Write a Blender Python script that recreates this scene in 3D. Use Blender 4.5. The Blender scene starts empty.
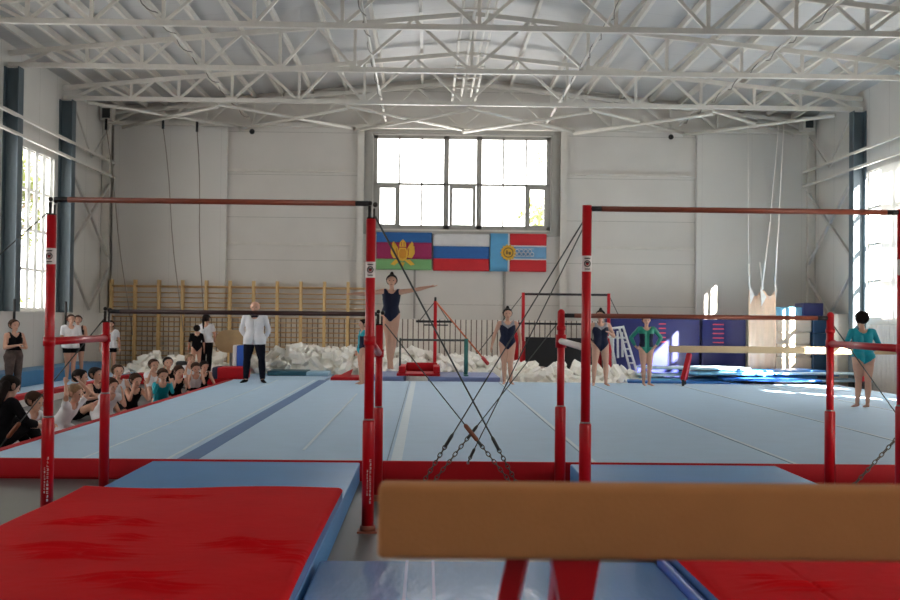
import bpy, bmesh, math, random
import numpy as np
from mathutils import Vector, Matrix, Euler
random.seed(7); rng = np.random.default_rng(7)
SC = bpy.context.scene
COL = SC.collection
PI = math.pi

# ------------------------------------------------------------------ camera
F = 1112.0
cam_d = bpy.data.cameras.new('camera')
cam = bpy.data.objects.new('camera', cam_d); COL.objects.link(cam)
YAW, PITCH, ROLL = 22.8/F, 20.3/F, 0.0105
RC = Matrix.Rotation(-YAW, 3, 'Z') @ Matrix.Rotation(PI/2+PITCH, 3, 'X') @ Matrix.Rotation(ROLL, 3, 'Z')
CAM = Vector((0, 0, 1.6))
cam.matrix_world = Matrix.Translation(CAM) @ RC.to_4x4()
cam_d.sensor_width = 36; cam_d.lens = F/900*36
cam_d.clip_start = .1; cam_d.clip_end = 200
cam_d.dof.use_dof = True; cam_d.dof.focus_distance = 13; cam_d.dof.aperture_fstop = 3.6
SC.camera = cam

def W(px, py, Y=None, Z=None, X=None):
    """the place in the hall seen at a photo position, at a known depth, height or side"""
    d = RC @ Vector(((px-450)/F, -(py-300)/F, -1))
    if Y is not None: t = (Y-CAM.y)/d.y
    elif Z is not None: t = (Z-CAM.z)/d.z
    else: t = (X-CAM.x)/d.x
    return CAM + d*t

# ------------------------------------------------------------------ materials
def srgb(c):
    return tuple(((v/255)/12.92 if v/255 <= .04045 else ((v/255+.055)/1.055)**2.4) for v in c)
MATS = {}
def mat(name, c, rough=.6, metal=0, var=.08, scale=6, bump=0, bscale=40, spec=.5, coat=0, stretch=(1,1,1), sheen=0):
    if name in MATS: return MATS[name]
    m = bpy.data.materials.new(name); m.use_nodes = True
    nt = m.node_tree; b = nt.nodes['Principled BSDF']
    c = srgb(c)
    tc = nt.nodes.new('ShaderNodeTexCoord'); mp = nt.nodes.new('ShaderNodeMapping')
    mp.inputs['Scale'].default_value = stretch
    nt.links.new(tc.outputs['Object'], mp.inputs[0])
    n = nt.nodes.new('ShaderNodeTexNoise'); n.inputs['Scale'].default_value = scale; n.inputs['Detail'].default_value = 4
    nt.links.new(mp.outputs[0], n.inputs['Vector'])
    r = nt.nodes.new('ShaderNodeValToRGB')
    r.color_ramp.elements[0].position = .3; r.color_ramp.elements[1].position = .7
    r.color_ramp.elements[0].color = tuple(v*(1-var) for v in c)+(1,)
    r.color_ramp.elements[1].color = tuple(min(1, v*(1+var)) for v in c)+(1,)
    nt.links.new(n.outputs[0], r.inputs[0]); nt.links.new(r.outputs[0], b.inputs['Base Color'])
    b.inputs['Roughness'].default_value = rough; b.inputs['Metallic'].default_value = metal
    b.inputs['Specular IOR Level'].default_value = spec
    b.inputs['Coat Weight'].default_value = coat
    b.inputs['Sheen Weight'].default_value = sheen
    if bump:
        n2 = nt.nodes.new('ShaderNodeTexNoise'); n2.inputs['Scale'].default_value = bscale; n2.inputs['Detail'].default_value = 3
        nt.links.new(mp.outputs[0], n2.inputs['Vector'])
        bp = nt.nodes.new('ShaderNodeBump'); bp.inputs['Strength'].default_value = bump; bp.inputs['Distance'].default_value = .02
        nt.links.new(n2.outputs[0], bp.inputs['Height']); nt.links.new(bp.outputs[0], b.inputs['Normal'])
    MATS[name] = m; return m

def seams(m, axis, pitch, width, dark, offset=0.0):
    """thin joint lines between panels: darker stripes at regular object-space steps"""
    nt = m.node_tree; b = nt.nodes['Principled BSDF']
    src = b.inputs['Base Color'].links[0].from_socket
    tc = nt.nodes.new('ShaderNodeTexCoord'); sp = nt.nodes.new('ShaderNodeSeparateXYZ')
    nt.links.new(tc.outputs['Object'], sp.inputs[0])
    ad = nt.nodes.new('ShaderNodeMath'); ad.operation = 'ADD'; ad.inputs[1].default_value = 1000*pitch+offset
    nt.links.new(sp.outputs[axis], ad.inputs[0])
    md = nt.nodes.new('ShaderNodeMath'); md.operation = 'MODULO'; md.inputs[1].default_value = pitch
    nt.links.new(ad.outputs[0], md.inputs[0])
    lt = nt.nodes.new('ShaderNodeMath'); lt.operation = 'LESS_THAN'; lt.inputs[1].default_value = width
    nt.links.new(md.outputs[0], lt.inputs[0])
    mx = nt.nodes.new('ShaderNodeMixRGB'); mx.inputs[2].default_value = srgb(dark)+(1,)
    nt.links.new(lt.outputs[0], mx.inputs[0]); nt.links.new(src, mx.inputs[1])
    nt.links.new(mx.outputs[0], b.inputs['Base Color'])
    return m

# ------------------------------------------------------------------ mesh building
class MB:
    def __init__(s): s.v = []; s.f = []; s.mi = []; s.sm = []
    def add(s, vs, fs, mi=0, smooth=False):
        o = len(s.v); s.v += [Vector(p) for p in vs]
        s.f += [tuple(i+o for i in f) for f in fs]; s.mi += [mi]*len(fs); s.sm += [smooth]*len(fs); return s
    def box(s, x0, x1, y0, y1, z0, z1, mi=0, bev=0):
        if bev:
            bm = bmesh.new(); bmesh.ops.create_cube(bm, size=1)
            for v in bm.verts: v.co = Vector(((x0+x1)/2+v.co.x*(x1-x0), (y0+y1)/2+v.co.y*(y1-y0), (z0+z1)/2+v.co.z*(z1-z0)))
            bmesh.ops.bevel(bm, geom=bm.edges[:], offset=bev, segments=3, affect='EDGES', profile=.5)
            bm.verts.ensure_lookup_table(); bm.verts.index_update()
            s.add([v.co.copy() for v in bm.verts], [[v.index for v in f.verts] for f in bm.faces], mi, True); bm.free(); return s
        vs = [(x, y, z) for x in (x0, x1) for y in (y0, y1) for z in (z0, z1)]
        return s.add(vs, [(0,1,3,2),(4,6,7,5),(0,4,5,1),(2,3,7,6),(0,2,6,4),(1,5,7,3)], mi)
    def bar(s, a, b, w, h=None, up=(0,0,1), mi=0):
        """square section member from a to b"""
        a = Vector(a); b = Vector(b); h = h or w; d = (b-a).normalized(); up = Vector(up)
        if abs(d.dot(up)) > .98: up = Vector((0,1,0))
        x = d.cross(up).normalized(); y = x.cross(d).normalized()
        vs = [p+x*(i*w/2)+y*(j*h/2) for p in (a, b) for i, j in ((-1,-1),(1,-1),(1,1),(-1,1))]
        return s.add(vs, [(3,2,1,0),(4,5,6,7),(0,1,5,4),(1,2,6,5),(2,3,7,6),(3,0,4,7)], mi)
    def tube(s, pts, r, n=10, mi=0, cap=True):
        pts = [Vector(p) for p in pts]; rs = r if isinstance(r, (list, tuple)) else [r]*len(pts)
        vs = []; fs = []; prev = None
        for i, p in enumerate(pts):
            d = (pts[min(i+1, len(pts)-1)]-pts[max(i-1, 0)]).normalized()
            if prev is None:
                u = Vector((0,0,1)) if abs(d.z) < .9 else Vector((0,1,0))
                x = d.cross(u).normalized()
            else: x = (prev-d*prev.dot(d)).normalized()
            prev = x; y = d.cross(x)
            for k in range(n):
                a = 2*PI*k/n; vs.append(p+(x*math.cos(a)+y*math.sin(a))*rs[i])
        for i in range(len(pts)-1):
            for k in range(n):
                fs.append((i*n+k, i*n+(k+1)%n, (i+1)*n+(k+1)%n, (i+1)*n+k))
        s.add(vs, fs, mi, True)
        if cap:
            o = len(s.v)-len(vs)
            s.f += [tuple(o+k for k in reversed(range(n))), tuple(o+(len(pts)-1)*n+k for k in range(n))]; s.mi += [mi]*2; s.sm += [False]*2
        return s
    def ball(s, c, r, mi=0, sc=(1,1,1), seg=12):
        bm = bmesh.new(); bmesh.ops.create_uvsphere(bm, u_segments=seg, v_segments=max(6, seg*2//3), radius=r)
        bm.verts.index_update(); c = Vector(c)
        s.add([c+Vector((v.co.x*sc[0], v.co.y*sc[1], v.co.z*sc[2])) for v in bm.verts], [[v.index for v in f.verts] for f in bm.faces], mi, True)
        bm.free(); return s
    def prism(s, pts, d, mi=0):
        """closed outline pts extruded by vector d"""
        pts = [Vector(p) for p in pts]; d = Vector(d); n = len(pts)
        return s.add(pts+[p+d for p in pts], [tuple(range(n)), tuple(reversed(range(n, 2*n)))]+[(i, i+n, (i+1) % n+n, (i+1) % n) for i in range(n)], mi)
    def torus(s, c, R, r, nrm=(0,1,0), sc=(1,1), n=20, m=6, mi=0, tang=None):
        nrm = Vector(nrm).normalized(); u = Vector(tang).normalized() if tang else (Vector((0,0,1)) if abs(nrm.z) < .9 else Vector((1,0,0)))
        x = (u-nrm*u.dot(nrm)).normalized(); y = nrm.cross(x); c = Vector(c); vs = []; fs = []
        for i in range(n):
            a = 2*PI*i/n; o = x*math.cos(a)*sc[0]+y*math.sin(a)*sc[1]; rad = o.normalized()
            for j in range(m):
                b = 2*PI*j/m; vs.append(c+o*R+(rad*math.cos(b)+nrm*math.sin(b))*r)
        for i in range(n):
            for j in range(m): fs.append((i*m+j, i*m+(j+1)%m, ((i+1)%n)*m+(j+1)%m, ((i+1)%n)*m+j))
        return s.add(vs, fs, mi, True)
    def build(s, name, m, parent=None, mats=None, fixn=True):
        xs = [p.x for p in s.v]; ys = [p.y for p in s.v]; zs = [p.z for p in s.v]
        o = Vector(((min(xs)+max(xs))/2, (min(ys)+max(ys))/2, min(zs)))
        me = bpy.data.meshes.new(name); me.from_pydata([p-o for p in s.v], [], s.f)
        for mm in (mats or [m]): me.materials.append(mm)
        me.polygons.foreach_set('material_index', s.mi); me.polygons.foreach_set('use_smooth', s.sm)
        if fixn:
            bm = bmesh.new(); bm.from_mesh(me); bmesh.ops.recalc_face_normals(bm, faces=bm.faces); bm.to_mesh(me); bm.free()
        me.update()
        ob = bpy.data.objects.new(name, me); COL.objects.link(ob)
        if parent is not None:
            ob.parent = parent; ob.location = o-wloc(parent)
        else: ob.location = o
        return ob
def wloc(o):
    l = o.location.copy()
    while o.parent: o = o.parent; l += o.location
    return l
def tag(o, label=None, cat=None, group=None, kind=None):
    if label: o['label'] = label
    if cat: o['category'] = cat
    if group: o['group'] = group
    if kind: o['kind'] = kind
    return o
def thing(name, label, cat, loc=(0,0,0), group=None, kind=None):
    o = bpy.data.objects.new(name, None); COL.objects.link(o); o.location = loc; o.empty_display_size = .1
    return tag(o, label, cat, group, kind)
def struct(o): o['kind'] = 'structure'; return o
def copy_tree(o, parent=None):
    c = o.copy(); COL.objects.link(c); c.parent = parent
    for ch in list(o.children): copy_tree(ch, c)
    return c
EXPO = 0.88
# ------------------------------------------------------------------ the hall
XL, XR, YB, Y0 = -9.0, 10.8, 31.0, -3.0
XC = .9; ZE = 7.42; ZA = 8.42
def roofz(x): return ZA-abs(x-XC)*(ZA-ZE)/(XC-XL)
COLY = [27.3-3.55*i for i in range(8)]
WZ0, WZ1 = 1.76, 5.36

m_wall = seams(mat('painted_wall_panel', (208,203,196), .7, var=.03, scale=1.2), 2, 1.19, .012, (165,160,152), .35)
m_wallL = seams(mat('painted_side_panel', (206,203,197), .7, var=.03, scale=1.2), 1, 1.18, .012, (165,162,156))
m_board = seams(mat('smooth_white_board', (216,212,206), .6, var=.02, scale=.6), 0, 1.4, .008, (196,192,186))
m_white = mat('white_steel_paint', (208,203,194), .45, var=.04)
m_roof = seams(mat('roof_sheet', (184,183,181), .5, var=.05, scale=.6), 1, 1.0, .015, (166,165,163))
m_blue_steel = mat('blue_grey_steel', (80,94,102), .45, var=.05)
m_floor = mat('grey_hall_floor', (86,85,84), .45, var=.06, scale=2)
m_black = mat('black_plastic', (18,18,20), .5)
m_dado = mat('ribbed_dado_paint', (226,219,209), .55, var=.04)
m_dark_gap = mat('dado_shadow_backing', (120,106,96), .8)
m_frame = mat('window_frame_grey', (158,155,148), .5, var=.03)
m_frame_w = mat('window_frame_white', (222,224,222), .5, var=.03)

struct(MB().box(XL-.3, XR+.3, Y0-.3, YB+.3, -.2, 0).build('floor', m_floor))
r = MB()
for x0, x1 in ((XL-.2, XC), (XC, XR+.2)):
    z0, z1 = roofz(x0), roofz(x1)
    r.add([(x0,Y0-.2,z0),(x1,Y0-.2,z1),(x1,YB+.2,z1),(x0,YB+.2,z0),(x0,Y0-.2,z0+.15),(x1,Y0-.2,z1+.15),(x1,YB+.2,z1+.15),(x0,YB+.2,z0+.15)],
          [(0,1,2,3),(7,6,5,4),(0,4,5,1),(2,6,7,3),(0,3,7,4),(1,5,6,2)])
struct(r.build('ceiling', m_roof))

# side walls: cells around the window openings
WIN = [(c+.62-3.55, c-.62) if False else (c-3.55+.28, c-3.55+.28+2.6) for c in COLY]    # one window per bay
WIN = [(c-2.9, c-.42) for k, c in enumerate(COLY) if k not in (4,6)]
WINR = [(c-2.9, c-.16) for c in COLY[:2]]+[(16.9, 17.75), (-2.4, .2), (.9, 3.3)]  # last three: unseen openings added, one for a floor sun streak, two for bounce
def side_wall(name, x0, x1, wins):
    w = MB(); top = 7.45; ys = [Y0-.2]
    for a, b in sorted(wins):
        w.box(x0, x1, ys[-1], a, 0, top); w.box(x0, x1, a, b, 0, WZ0); w.box(x0, x1, a, b, WZ1 if b-a > 1 else 3.8, top); ys.append(b)
    w.box(x0, x1, ys[-1], YB+.2, 0, top)
    struct(w.build(name, m_wallL))
side_wall('wall_left', XL-.2, XL, WIN); side_wall('wall_right', XR, XR+.2, WINR)
struct(MB().box(XL-.2, XR+.2, Y0-.2, Y0, 0, 8.4).build('wall_front', m_wall))

# back wall with its window opening
YW = YB
a = W(374, 134, Y=YW); b = W(550, 232, Y=YW)
bwx0, bwx1, bwz0, bwz1 = a.x, b.x, W(460, 229.5, Y=YW).z, W(460, 136, Y=YW).z
w = MB(); w.box(XL, bwx0, YW, YW+.2, 0, 7.6).box(bwx1, XR, YW, YW+.2, 0, 7.6).box(bwx0, bwx1, YW, YW+.2, 0, bwz0).box(bwx0, bwx1, YW, YW+.2, bwz1, 7.6)
w.prism([(XL,YW,7.6),(XR,YW,7.6),(XC,YW,8.6)], (0,.2,0))
struct(w.build('wall_back', m_wall))

# back window
wn = struct(thing('window_1', None, None, ((bwx0+bwx1)/2, YW, bwz0)))
def px(x, Y=YW): return W(x, 184, Y=Y).x
def pz(y, Y=YW): return W(460, y, Y=Y).z
fr = MB(); y0, y1 = YW+.02, YW+.12
def vbar(x, z0, z1, w): fr.box(x-w/2, x+w/2, y0, y1, z0, z1)
def hbar(xa, xb, z, h): fr.box(xa, xb, y0, y1, z-h/2, z+h/2)
for x, wd in ((375.2,.12),(446.3,.15),(479.2,.15),(548.6,.12)): vbar(px(x), bwz0, bwz1, wd)
for x in (399.3, 421.7, 503.3, 526.2): vbar(px(x), bwz0, bwz1, .045)
hbar(bwx0, bwx1, bwz1-.04, .1); hbar(bwx0, bwx1, bwz0+.05, .12); hbar(bwx0, bwx1, pz(184.5), .06)
fr.build('window_frame', m_frame, wn)
for x0, x1 in ((377,398.5),(449.5,476),(527,547.5)):
    v = MB(); X0, X1, Z0, Z1 = px(x0), px(x1), pz(228), pz(185.6); t = .09
    v.box(X0, X0+t, y0-.02, y1-.02, Z0, Z1).box(X1-t, X1, y0-.02, y1-.02, Z0, Z1).box(X0+t, X1-t, y0-.02, y1-.02, Z0, Z0+t).box(X0+t, X1-t, y0-.02, y1-.02, Z1-t, Z1)
    v.build('vent_sash', m_frame, wn)
m_glass = bpy.data.materials.new('window_glass'); m_glass.use_nodes = True
nt = m_glass.node_tree; nt.nodes.clear()
o_ = nt.nodes.new('ShaderNodeOutputMaterial'); mx = nt.nodes.new('ShaderNodeMixShader'); tr = nt.nodes.new('ShaderNodeBsdfTransparent'); gl = nt.nodes.new('ShaderNodeBsdfGlossy')
gl.inputs['Roughness'].default_value = .03; mx.inputs[0].default_value = .05
nt.links.new(tr.outputs[0], mx.inputs[1]); nt.links.new(gl.outputs[0], mx.inputs[2]); nt.links.new(mx.outputs[0], o_.inputs[0])
MB().box(bwx0, bwx1, YW+.06, YW+.068, bwz0, bwz1).build('glass', m_glass, wn)

# side windows
m_blind = bpy.data.materials.new('sheer_white_blind'); m_blind.use_nodes = True
nt = m_blind.node_tree; nt.nodes.clear(); o_ = nt.nodes.new('ShaderNodeOutputMaterial'); mx = nt.nodes.new('ShaderNodeMixShader'); d1 = nt.nodes.new('ShaderNodeBsdfDiffuse'); d2 = nt.nodes.new('ShaderNodeBsdfTranslucent')
d1.inputs[0].default_value = (.8,.8,.78,1); d2.inputs[0].default_value = (.6,.6,.58,1); mx.inputs[0].default_value = .4
nt.links.new(d1.outputs[0], mx.inputs[1]); nt.links.new(d2.outputs[0], mx.inputs[2]); nt.links.new(mx.outputs[0], o_.inputs[0])
n = 2
for side, X, sg in (('left', XL, -1), ('right', XR, 1)):
    for (a, b) in (WIN if sg < 0 else WINR):
        wn = struct(thing(f'window_{n}', None, None, (X, (a+b)/2, WZ0))); n += 1
        f = MB(); xa, xb = sorted((X+sg*.05, X+sg*.13))
        m5 = 5 if sg < 0 else (3 if b-a > 1 else 1); hw = .03
        for i in range(m5+1):
            y = a+(b-a)*i/m5; f.box(xa, xb, y-(hw if 0 < i < m5 else .05), y+(hw if 0 < i < m5 else .05), WZ0, WZ1 if b-a > 1 else 3.8)
        f.build('window_frame', m_frame_w, wn)
        if sg < 0:
            for i in range(5):
                y = a+(b-a)*(i+.5)/5-.12; bl = MB().box(X+.02, X+.026, y, y+.2, WZ0, WZ1); bl.build('blind_slat', m_blind, wn)
        if sg > 0 and a > 24: MB().box(X-.03, X-.015, a, 26.2, WZ0, WZ1).build('added_sun_screen', m_blind, wn)  # sheer panel added to keep sun off part of the back wall
        g = MB()
        for i in range(5):
            z = WZ0+((WZ1 if b-a > 1 else 3.8)-WZ0)*i/4; g.box(xa-.01, xb+.01, a, b, z-.03, z+.03)
        g.build('transom', m_frame, wn)
        MB().box(X+sg*.09-.003, X+sg*.09+.003, a, b, WZ0, WZ1 if b-a > 1 else 3.8).build('glass', m_glass, wn)

# lower wall casing on the left, ledge on top
struct(MB().box(XL, XL+.36, Y0, YB, 0, 1.66).box(XL, XL+.39, Y0, YB, 1.66, 1.69).build('trim_1', m_wallL))

# ribbed dado on the back wall
def dado(name, along, a, b, z0, z1, fixed, sg):
    d = MB(); k = a
    if along == 'x': d.box(a, b, fixed-.03, fixed, z0, z1, 1)
    else: d.box(*sorted((fixed-sg*.03, fixed)), a, b, z0, z1, 1)
    while k < b:
        if along == 'x': d.box(k, k+.116, fixed-.07, fixed-.03, z0, z1)
        else: d.box(*sorted((fixed-sg*.07, fixed-sg*.03)), k, k+.116, z0, z1)
        k += .147
    struct(d.build(name, None, mats=[m_dado, m_dark_gap]))
dado('trim_2', 'x', XL+.4, XR-.1, 0, 1.62, YW, 1)
dado('trim_3', 'y', 14, 26.9, 0, 1.6, XR, 1)

# tall smooth boards either side of the back wall
for x0, x1, t, side in ((112.5,226,125.5,'left'), (697,807,133.5,'right')):
    A = W(x0, 200, Y=YW-.2); B = W(x1, 200, Y=YW-.2)
    zt = W((x0+x1)/2, t, Y=YW-.2).z
    tag(MB().box(A.x, B.x, YW-.17, YW, 1.64, zt, bev=.01).build('wall_board', m_board),
        f'tall smooth white board covering the {side} end of the back wall', 'wall panel')
# posts and rails of the back wall
for x, side in ((360.5,'left'), (563.5,'right')):
    p = W(x, 200, Y=YW-.1).x
    f = MB().box(p-.09, p+.09, YW-.16, YW-.13, 1.64, 7.3).box(p-.09, p+.09, YW-.03, YW, 1.64, 7.3).box(p-.012, p+.012, YW-.13, YW-.03, 1.64, 7.3)
    tag(f.build('wall_post', m_white), f'white steel post on the back wall {side} of the high window', 'post')
for x in (414.5, 504.5):
    p = W(x, 290, Y=YW-.05).x
    zt = W(x, 262, Y=YW).z
    tag(MB().box(p-.03, p+.03, YW-.06, YW, 1.64, zt).build('wall_post', mat('grey_post', (150,146,140), .5)),
        'short grey post below the ' + ('left flag and tricolour flag' if x < 450 else 'right hand red and light blue flag'), 'post')
for y, za, nm in ((174,'upper',0), (247,'lower',1)):
    for x0, x1, s_ in ((227,357,'left'), (567,696,'right')):
        A = W(x0, 200, Y=YW-.05); B = W(x1, 200, Y=YW-.05); z = W(450, y-1.5, Y=YW-.05).z
        tag(MB().box(A.x, B.x, YW-.07, YW, z-.045, z+.03).build('wall_rail', m_white), f'{za} white rail across the back wall {s_} of the high window', 'rail')
z = W(460, 131.5, Y=YW-.05).z
A = px(362); B = px(562)
struct(MB().box(A, B, YW-.06, YW, z-.07, z+.03).box(A, bwx0-.02, YW-.04, YW, bwz0-.1, z-.07).box(bwx1+.02, B, YW-.04, YW, bwz0-.1, z-.07).box(A, B, YW-.1, YW, bwz0-.16, bwz0-.06).build('trim_4', m_frame))

# ---- columns, girts and braces
for i, cy in enumerate(COLY[:4]):
    for X, sg, side in ((XL, 1, 'left'), (XR, -1, 'right')):
        if side == 'right' and i > 1: continue
        z0 = 1.69 if side == 'left' else 0
        f = MB(); xa, xb = sorted((X, X+sg*.32))
        f.box(xa, xb, cy-.012, cy+.012, z0, 6.87)
        f.box(*sorted((X, X+sg*.025)), cy-.15, cy+.15, z0, 6.88).box(*sorted((X+sg*.295, X+sg*.32)), cy-.15, cy+.15, z0, 6.88)
        where = ['nearest the back corner', 'next to the window, second from the back corner', 'third from the back corner', 'fourth from the back corner'][i]
        tag(f.build('steel_column', m_blue_steel), f'blue grey steel column on the {side} wall, {where}', 'column')
for X, sg, side in ((XL, 1, 'left'), (XR, -1, 'right')):
    for z, nm in ((5.83,'upper'), (5.44,'lower')):
        xa, xb = sorted((X+sg*.28, X+sg*.35)); xa2, xb2 = sorted((X, X+sg*.06))
        tag(MB().box(xa, xb, 14, YB-.02, z-.03, z+.03).build('wall_girt', m_white), f'{nm} white rail running along the {side} wall above the windows', 'rail')
    x = X+sg*.2
    def brace(pts, nm, w=.07):
        f = MB()
        for a, b in zip(pts[:-1], pts[1:]): f.bar((x, *a), (x, *b), w)
        tag(f.build('cross_brace', mat('brace_paint', (188,184,178), .5)), f'{nm} on the {side} wall by the back corner', 'brace')
    brace([(27.5,5.25),(30.85,3.2)], 'steel brace falling towards the corner')
    brace([(30.85,5.3),(27.5,3.25)], 'steel brace rising towards the corner')
    brace([(27.5,2.95),(29.15,1.8),(30.85,2.95)], 'low V shaped steel brace')
    brace([(27.6,6.9),(29.15,5.75),(30.85,6.9)], 'high V shaped thin steel brace', .035)
    # corner post and box added for the dark gap at the truss end
    cx = X+sg*.12
    tag(MB().box(cx-.1, cx+.1, YB-.3, YB-.1, 0 if side=='right' else 1.69, 7.2).build('corner_post', m_white), f'white steel post in the {side} back corner', 'post')
    bx = X+sg*.28
    q = thing('gap_box', f'small dark box in place of the gap under the roof in the {side} back corner', 'truss_gap', (bx, YB-.5, 6.95))
    MB().box(bx-.22, bx+.1, YB-.7, YB-.35, 6.95, 7.3).build('housing', m_white, q)
    MB().box(bx-.16, bx+.05, YB-.72, YB-.7, 7.0, 7.26).build('dark_face', mat('gap_dark', (45,50,50), .6), q)

# ---- roof trusses
VX = [-7.3,-6.14,-4.84,-3.2,-1.6,.9,3.4,5.1,6.72,8.04,9.2]
def make_truss(Y, label):
    t = thing('roof_truss', label, 'roof truss', (XC, Y, 6.9), 'white lattice trusses under the roof')
    zb = 6.94
    def zt(x): return roofz(x)-.24
    MB().bar((XL+.05,Y,zb),(XR-.05,Y,zb),.10,.10).build('bottom_chord', m_white, t)
    f = MB(); f.bar((XL+.05,Y,zt(XL+.05)),(XC,Y,zt(XC)),.10,.10).bar((XC,Y,zt(XC)),(XR-.05,Y,zt(XR-.05)),.10,.10)
    f.build('top_chord', m_white, t)
    xs = [XL+.3]+VX+[XR-.3]
    for x in VX: MB().bar((x,Y,zb),(x,Y,zt(x)),.065).build('vertical_strut', m_white, t)
    for x0, x1 in zip(xs[:-1], xs[1:]):
        xm = (x0+x1)/2
        MB().bar((x0,Y,zb),(xm,Y,zt(xm)),.06).build('diagonal_strut', m_white, t)
        MB().bar((xm,Y,zt(xm)),(x1,Y,zb),.06).build('diagonal_strut', m_white, t)
    return t
t0 = make_truss(COLY[0], 'white lattice roof truss third from the front, over the corner columns')
for Y, lb in ((COLY[1],'white lattice roof truss second from the front'), (COLY[2],'white lattice roof truss nearest the camera, cut by the top of the photo'),
              (30.7,'white lattice roof truss farthest back, close against the back wall above the window')):
    t = copy_tree(t0); t.location.y = Y; t['label'] = lb
# purlins
PX = [-8.45,-7.85,-7.3,-6.75,-6.1,-5.5,-4.85,-4.1,-3.26,-2.3,-1.25,-.2,1.05,2.27,3.37,4.4,5.35,6.2,7.0,7.85,8.7,9.5,10.2]
p0 = MB().box(-.035,.035,14,YB-.02,-.09,.06).build('roof_purlin', m_white)
for i, x in enumerate(PX):
    o = p0 if i == 0 else p0.copy()
    if i: COL.objects.link(o)
    o.location = (x, o.location.y, roofz(x)-.14)
    tag(o, 'thin white purlin running lengthwise under the roof sheets', 'purlin', 'roof purlins')
# horizontal wind braces between the last two trusses
NX = [-8.4,-5.2,-2.05,.95,4.0,7.05,10.1]
for i in range(6):
    a, b = NX[i], NX[i+1]
    t = thing('wind_brace', f"crossed white wind braces under the roof, {['first','second','third','fourth','fifth','last'][i]} pair counted from the left wall", 'brace', ((a+b)/2, 29, 6.8), 'wind braces by the back wall')
    MB().tube([(a,27.4,6.86),(b,30.6,6.86)], .045, 8).build('brace_rod', m_white, t)
    MB().tube([(a,30.6,6.80),(b,27.4,6.80)], .045, 8).build('brace_rod', m_white, t)
# conduits with looped cable running lengthwise
m_cab = mat('grey_cable', (120,116,110), .6)
for x, nm in ((-4.95,'above the wall bars'), (-1.2,'left of the high window'), (3.25,'right of the high window'), (6.95,'above the right half of the hall')):
    t = thing('roof_conduit', f'lengthwise roof pipe wrapped with a loose cable, {nm}', 'pipe', (x, 22, 7.05))
    MB().tube([(x,14,7.08),(x,30.6,7.08)], .03, 8).build('pipe', m_white, t)
    pts = [(x+.045*math.cos(k*.9), 14+k*.21, 7.08-.03+.055*math.sin(k*.9)) for k in range(79)]
    MB().tube(pts, .012, 5).build('cable', m_cab, t)
t = thing('ridge_tray', 'bundle of lengthwise pipes hung under the roof ridge', 'pipe', (XC, 22, 7.4))
for dx in (-.28,-.05,.2,.34): MB().tube([(XC+dx,14,7.55),(XC+dx,30.6,7.55)], .028, 8).build('pipe', m_white, t)
for y in np.arange(15, 30.5, 1.2): MB().bar((XC-.32,y,7.52),(XC+.38,y,7.52),.04).build('crossbar', m_white, t)
# small security cameras
for x, y, nm in ((252,131.5,'left'), (671,137,'right')):
    p = W(x, y, Y=YW-.35); t = thing('security_camera', f'small black security camera under the truss {nm} of the high window', 'camera', p)
    MB().tube([p+Vector((0,0,.05)), p+Vector((0,0,.35))], .015, 6).build('stem', m_white, t)
    MB().ball(p, .075).build('housing', m_black, t)
    MB().tube([p+Vector((0,-.05,0)), p+Vector((0,-.1,-.01))], .035, 8).build('lens', m_black, t)
# black rods in front of the left casing
for x, y0_, y1_, Y_, nm in ((15.5,311,338,23.3,'near the girl in black'), (70,310,320,26.6,'by the girl in the white shirt')):
    p = XL+.42
    tag(MB().tube([(p,Y_,.02),(p,Y_,1.95)], .03, 8).build('wall_rod', m_black), f'thin black upright rod on the left wall {nm}', 'rod')

# climbing ropes in front of the left board
m_rope = mat('hemp_rope', (150,140,128), .8)
for (xa, ya, xb, yb, nm) in ((163,127,178,287,'middle'), (197,130,202,287,'right hand'), (106,128,126,290,'left hand')):
    A = W(xa, ya, Y=30.3); B = W(xb, yb, Y=30.3); B2 = B+(B-A)*.28
    t = thing('climbing_rope', f'{nm} climbing rope of the three above the wall bars', 'rope', B2, 'climbing ropes on the left')
    MB().tube([A+(B2-A)*k/8+Vector((0.03*math.sin(k),0,0)) for k in range(9)], .013, 6).build('rope', m_rope, t)
    MB().tube([A+Vector((0,0,-.05)), A+Vector((0,0,.25))], .035, 6).build('hook', m_black, t)

# world, sun
wd = bpy.data.worlds.new('sky'); SC.world = wd; wd.use_nodes = True
bg = wd.node_tree.nodes['Background']; bg.inputs[0].default_value = (1,.985,.96,1); bg.inputs[1].default_value = 5.5
sd = bpy.data.lights.new('sun', 'SUN'); so = bpy.data.objects.new('sun', sd); COL.objects.link(so)
so.rotation_euler = Vector((-1, 1.52, -.92)).to_track_quat('-Z', 'Y').to_euler(); sd.energy = 70; sd.angle = .009; sd.color = (1,.93,.83)
def portal(loc, rot, sx, sy):
    l = bpy.data.lights.new('daylight_portal', 'AREA'); l.shape = 'RECTANGLE'; l.size = sx; l.size_y = sy; l.cycles.is_portal = True
    o = bpy.data.objects.new('daylight_portal', l); COL.objects.link(o); o.location = loc; o.rotation_euler = rot
for a, b in WIN:
    portal((XL-.21,(a+b)/2,(WZ0+WZ1)/2), (0,-PI/2,0), WZ1-WZ0, b-a)
for a, b in WINR: portal((XR+.21,(a+b)/2,(WZ0+WZ1)/2), (0,PI/2,0), WZ1-WZ0, b-a)
portal(((bwx0+bwx1)/2,YW+.21,(bwz0+bwz1)/2), (-PI/2,0,0), bwx1-bwx0, bwz1-bwz0)

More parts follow.
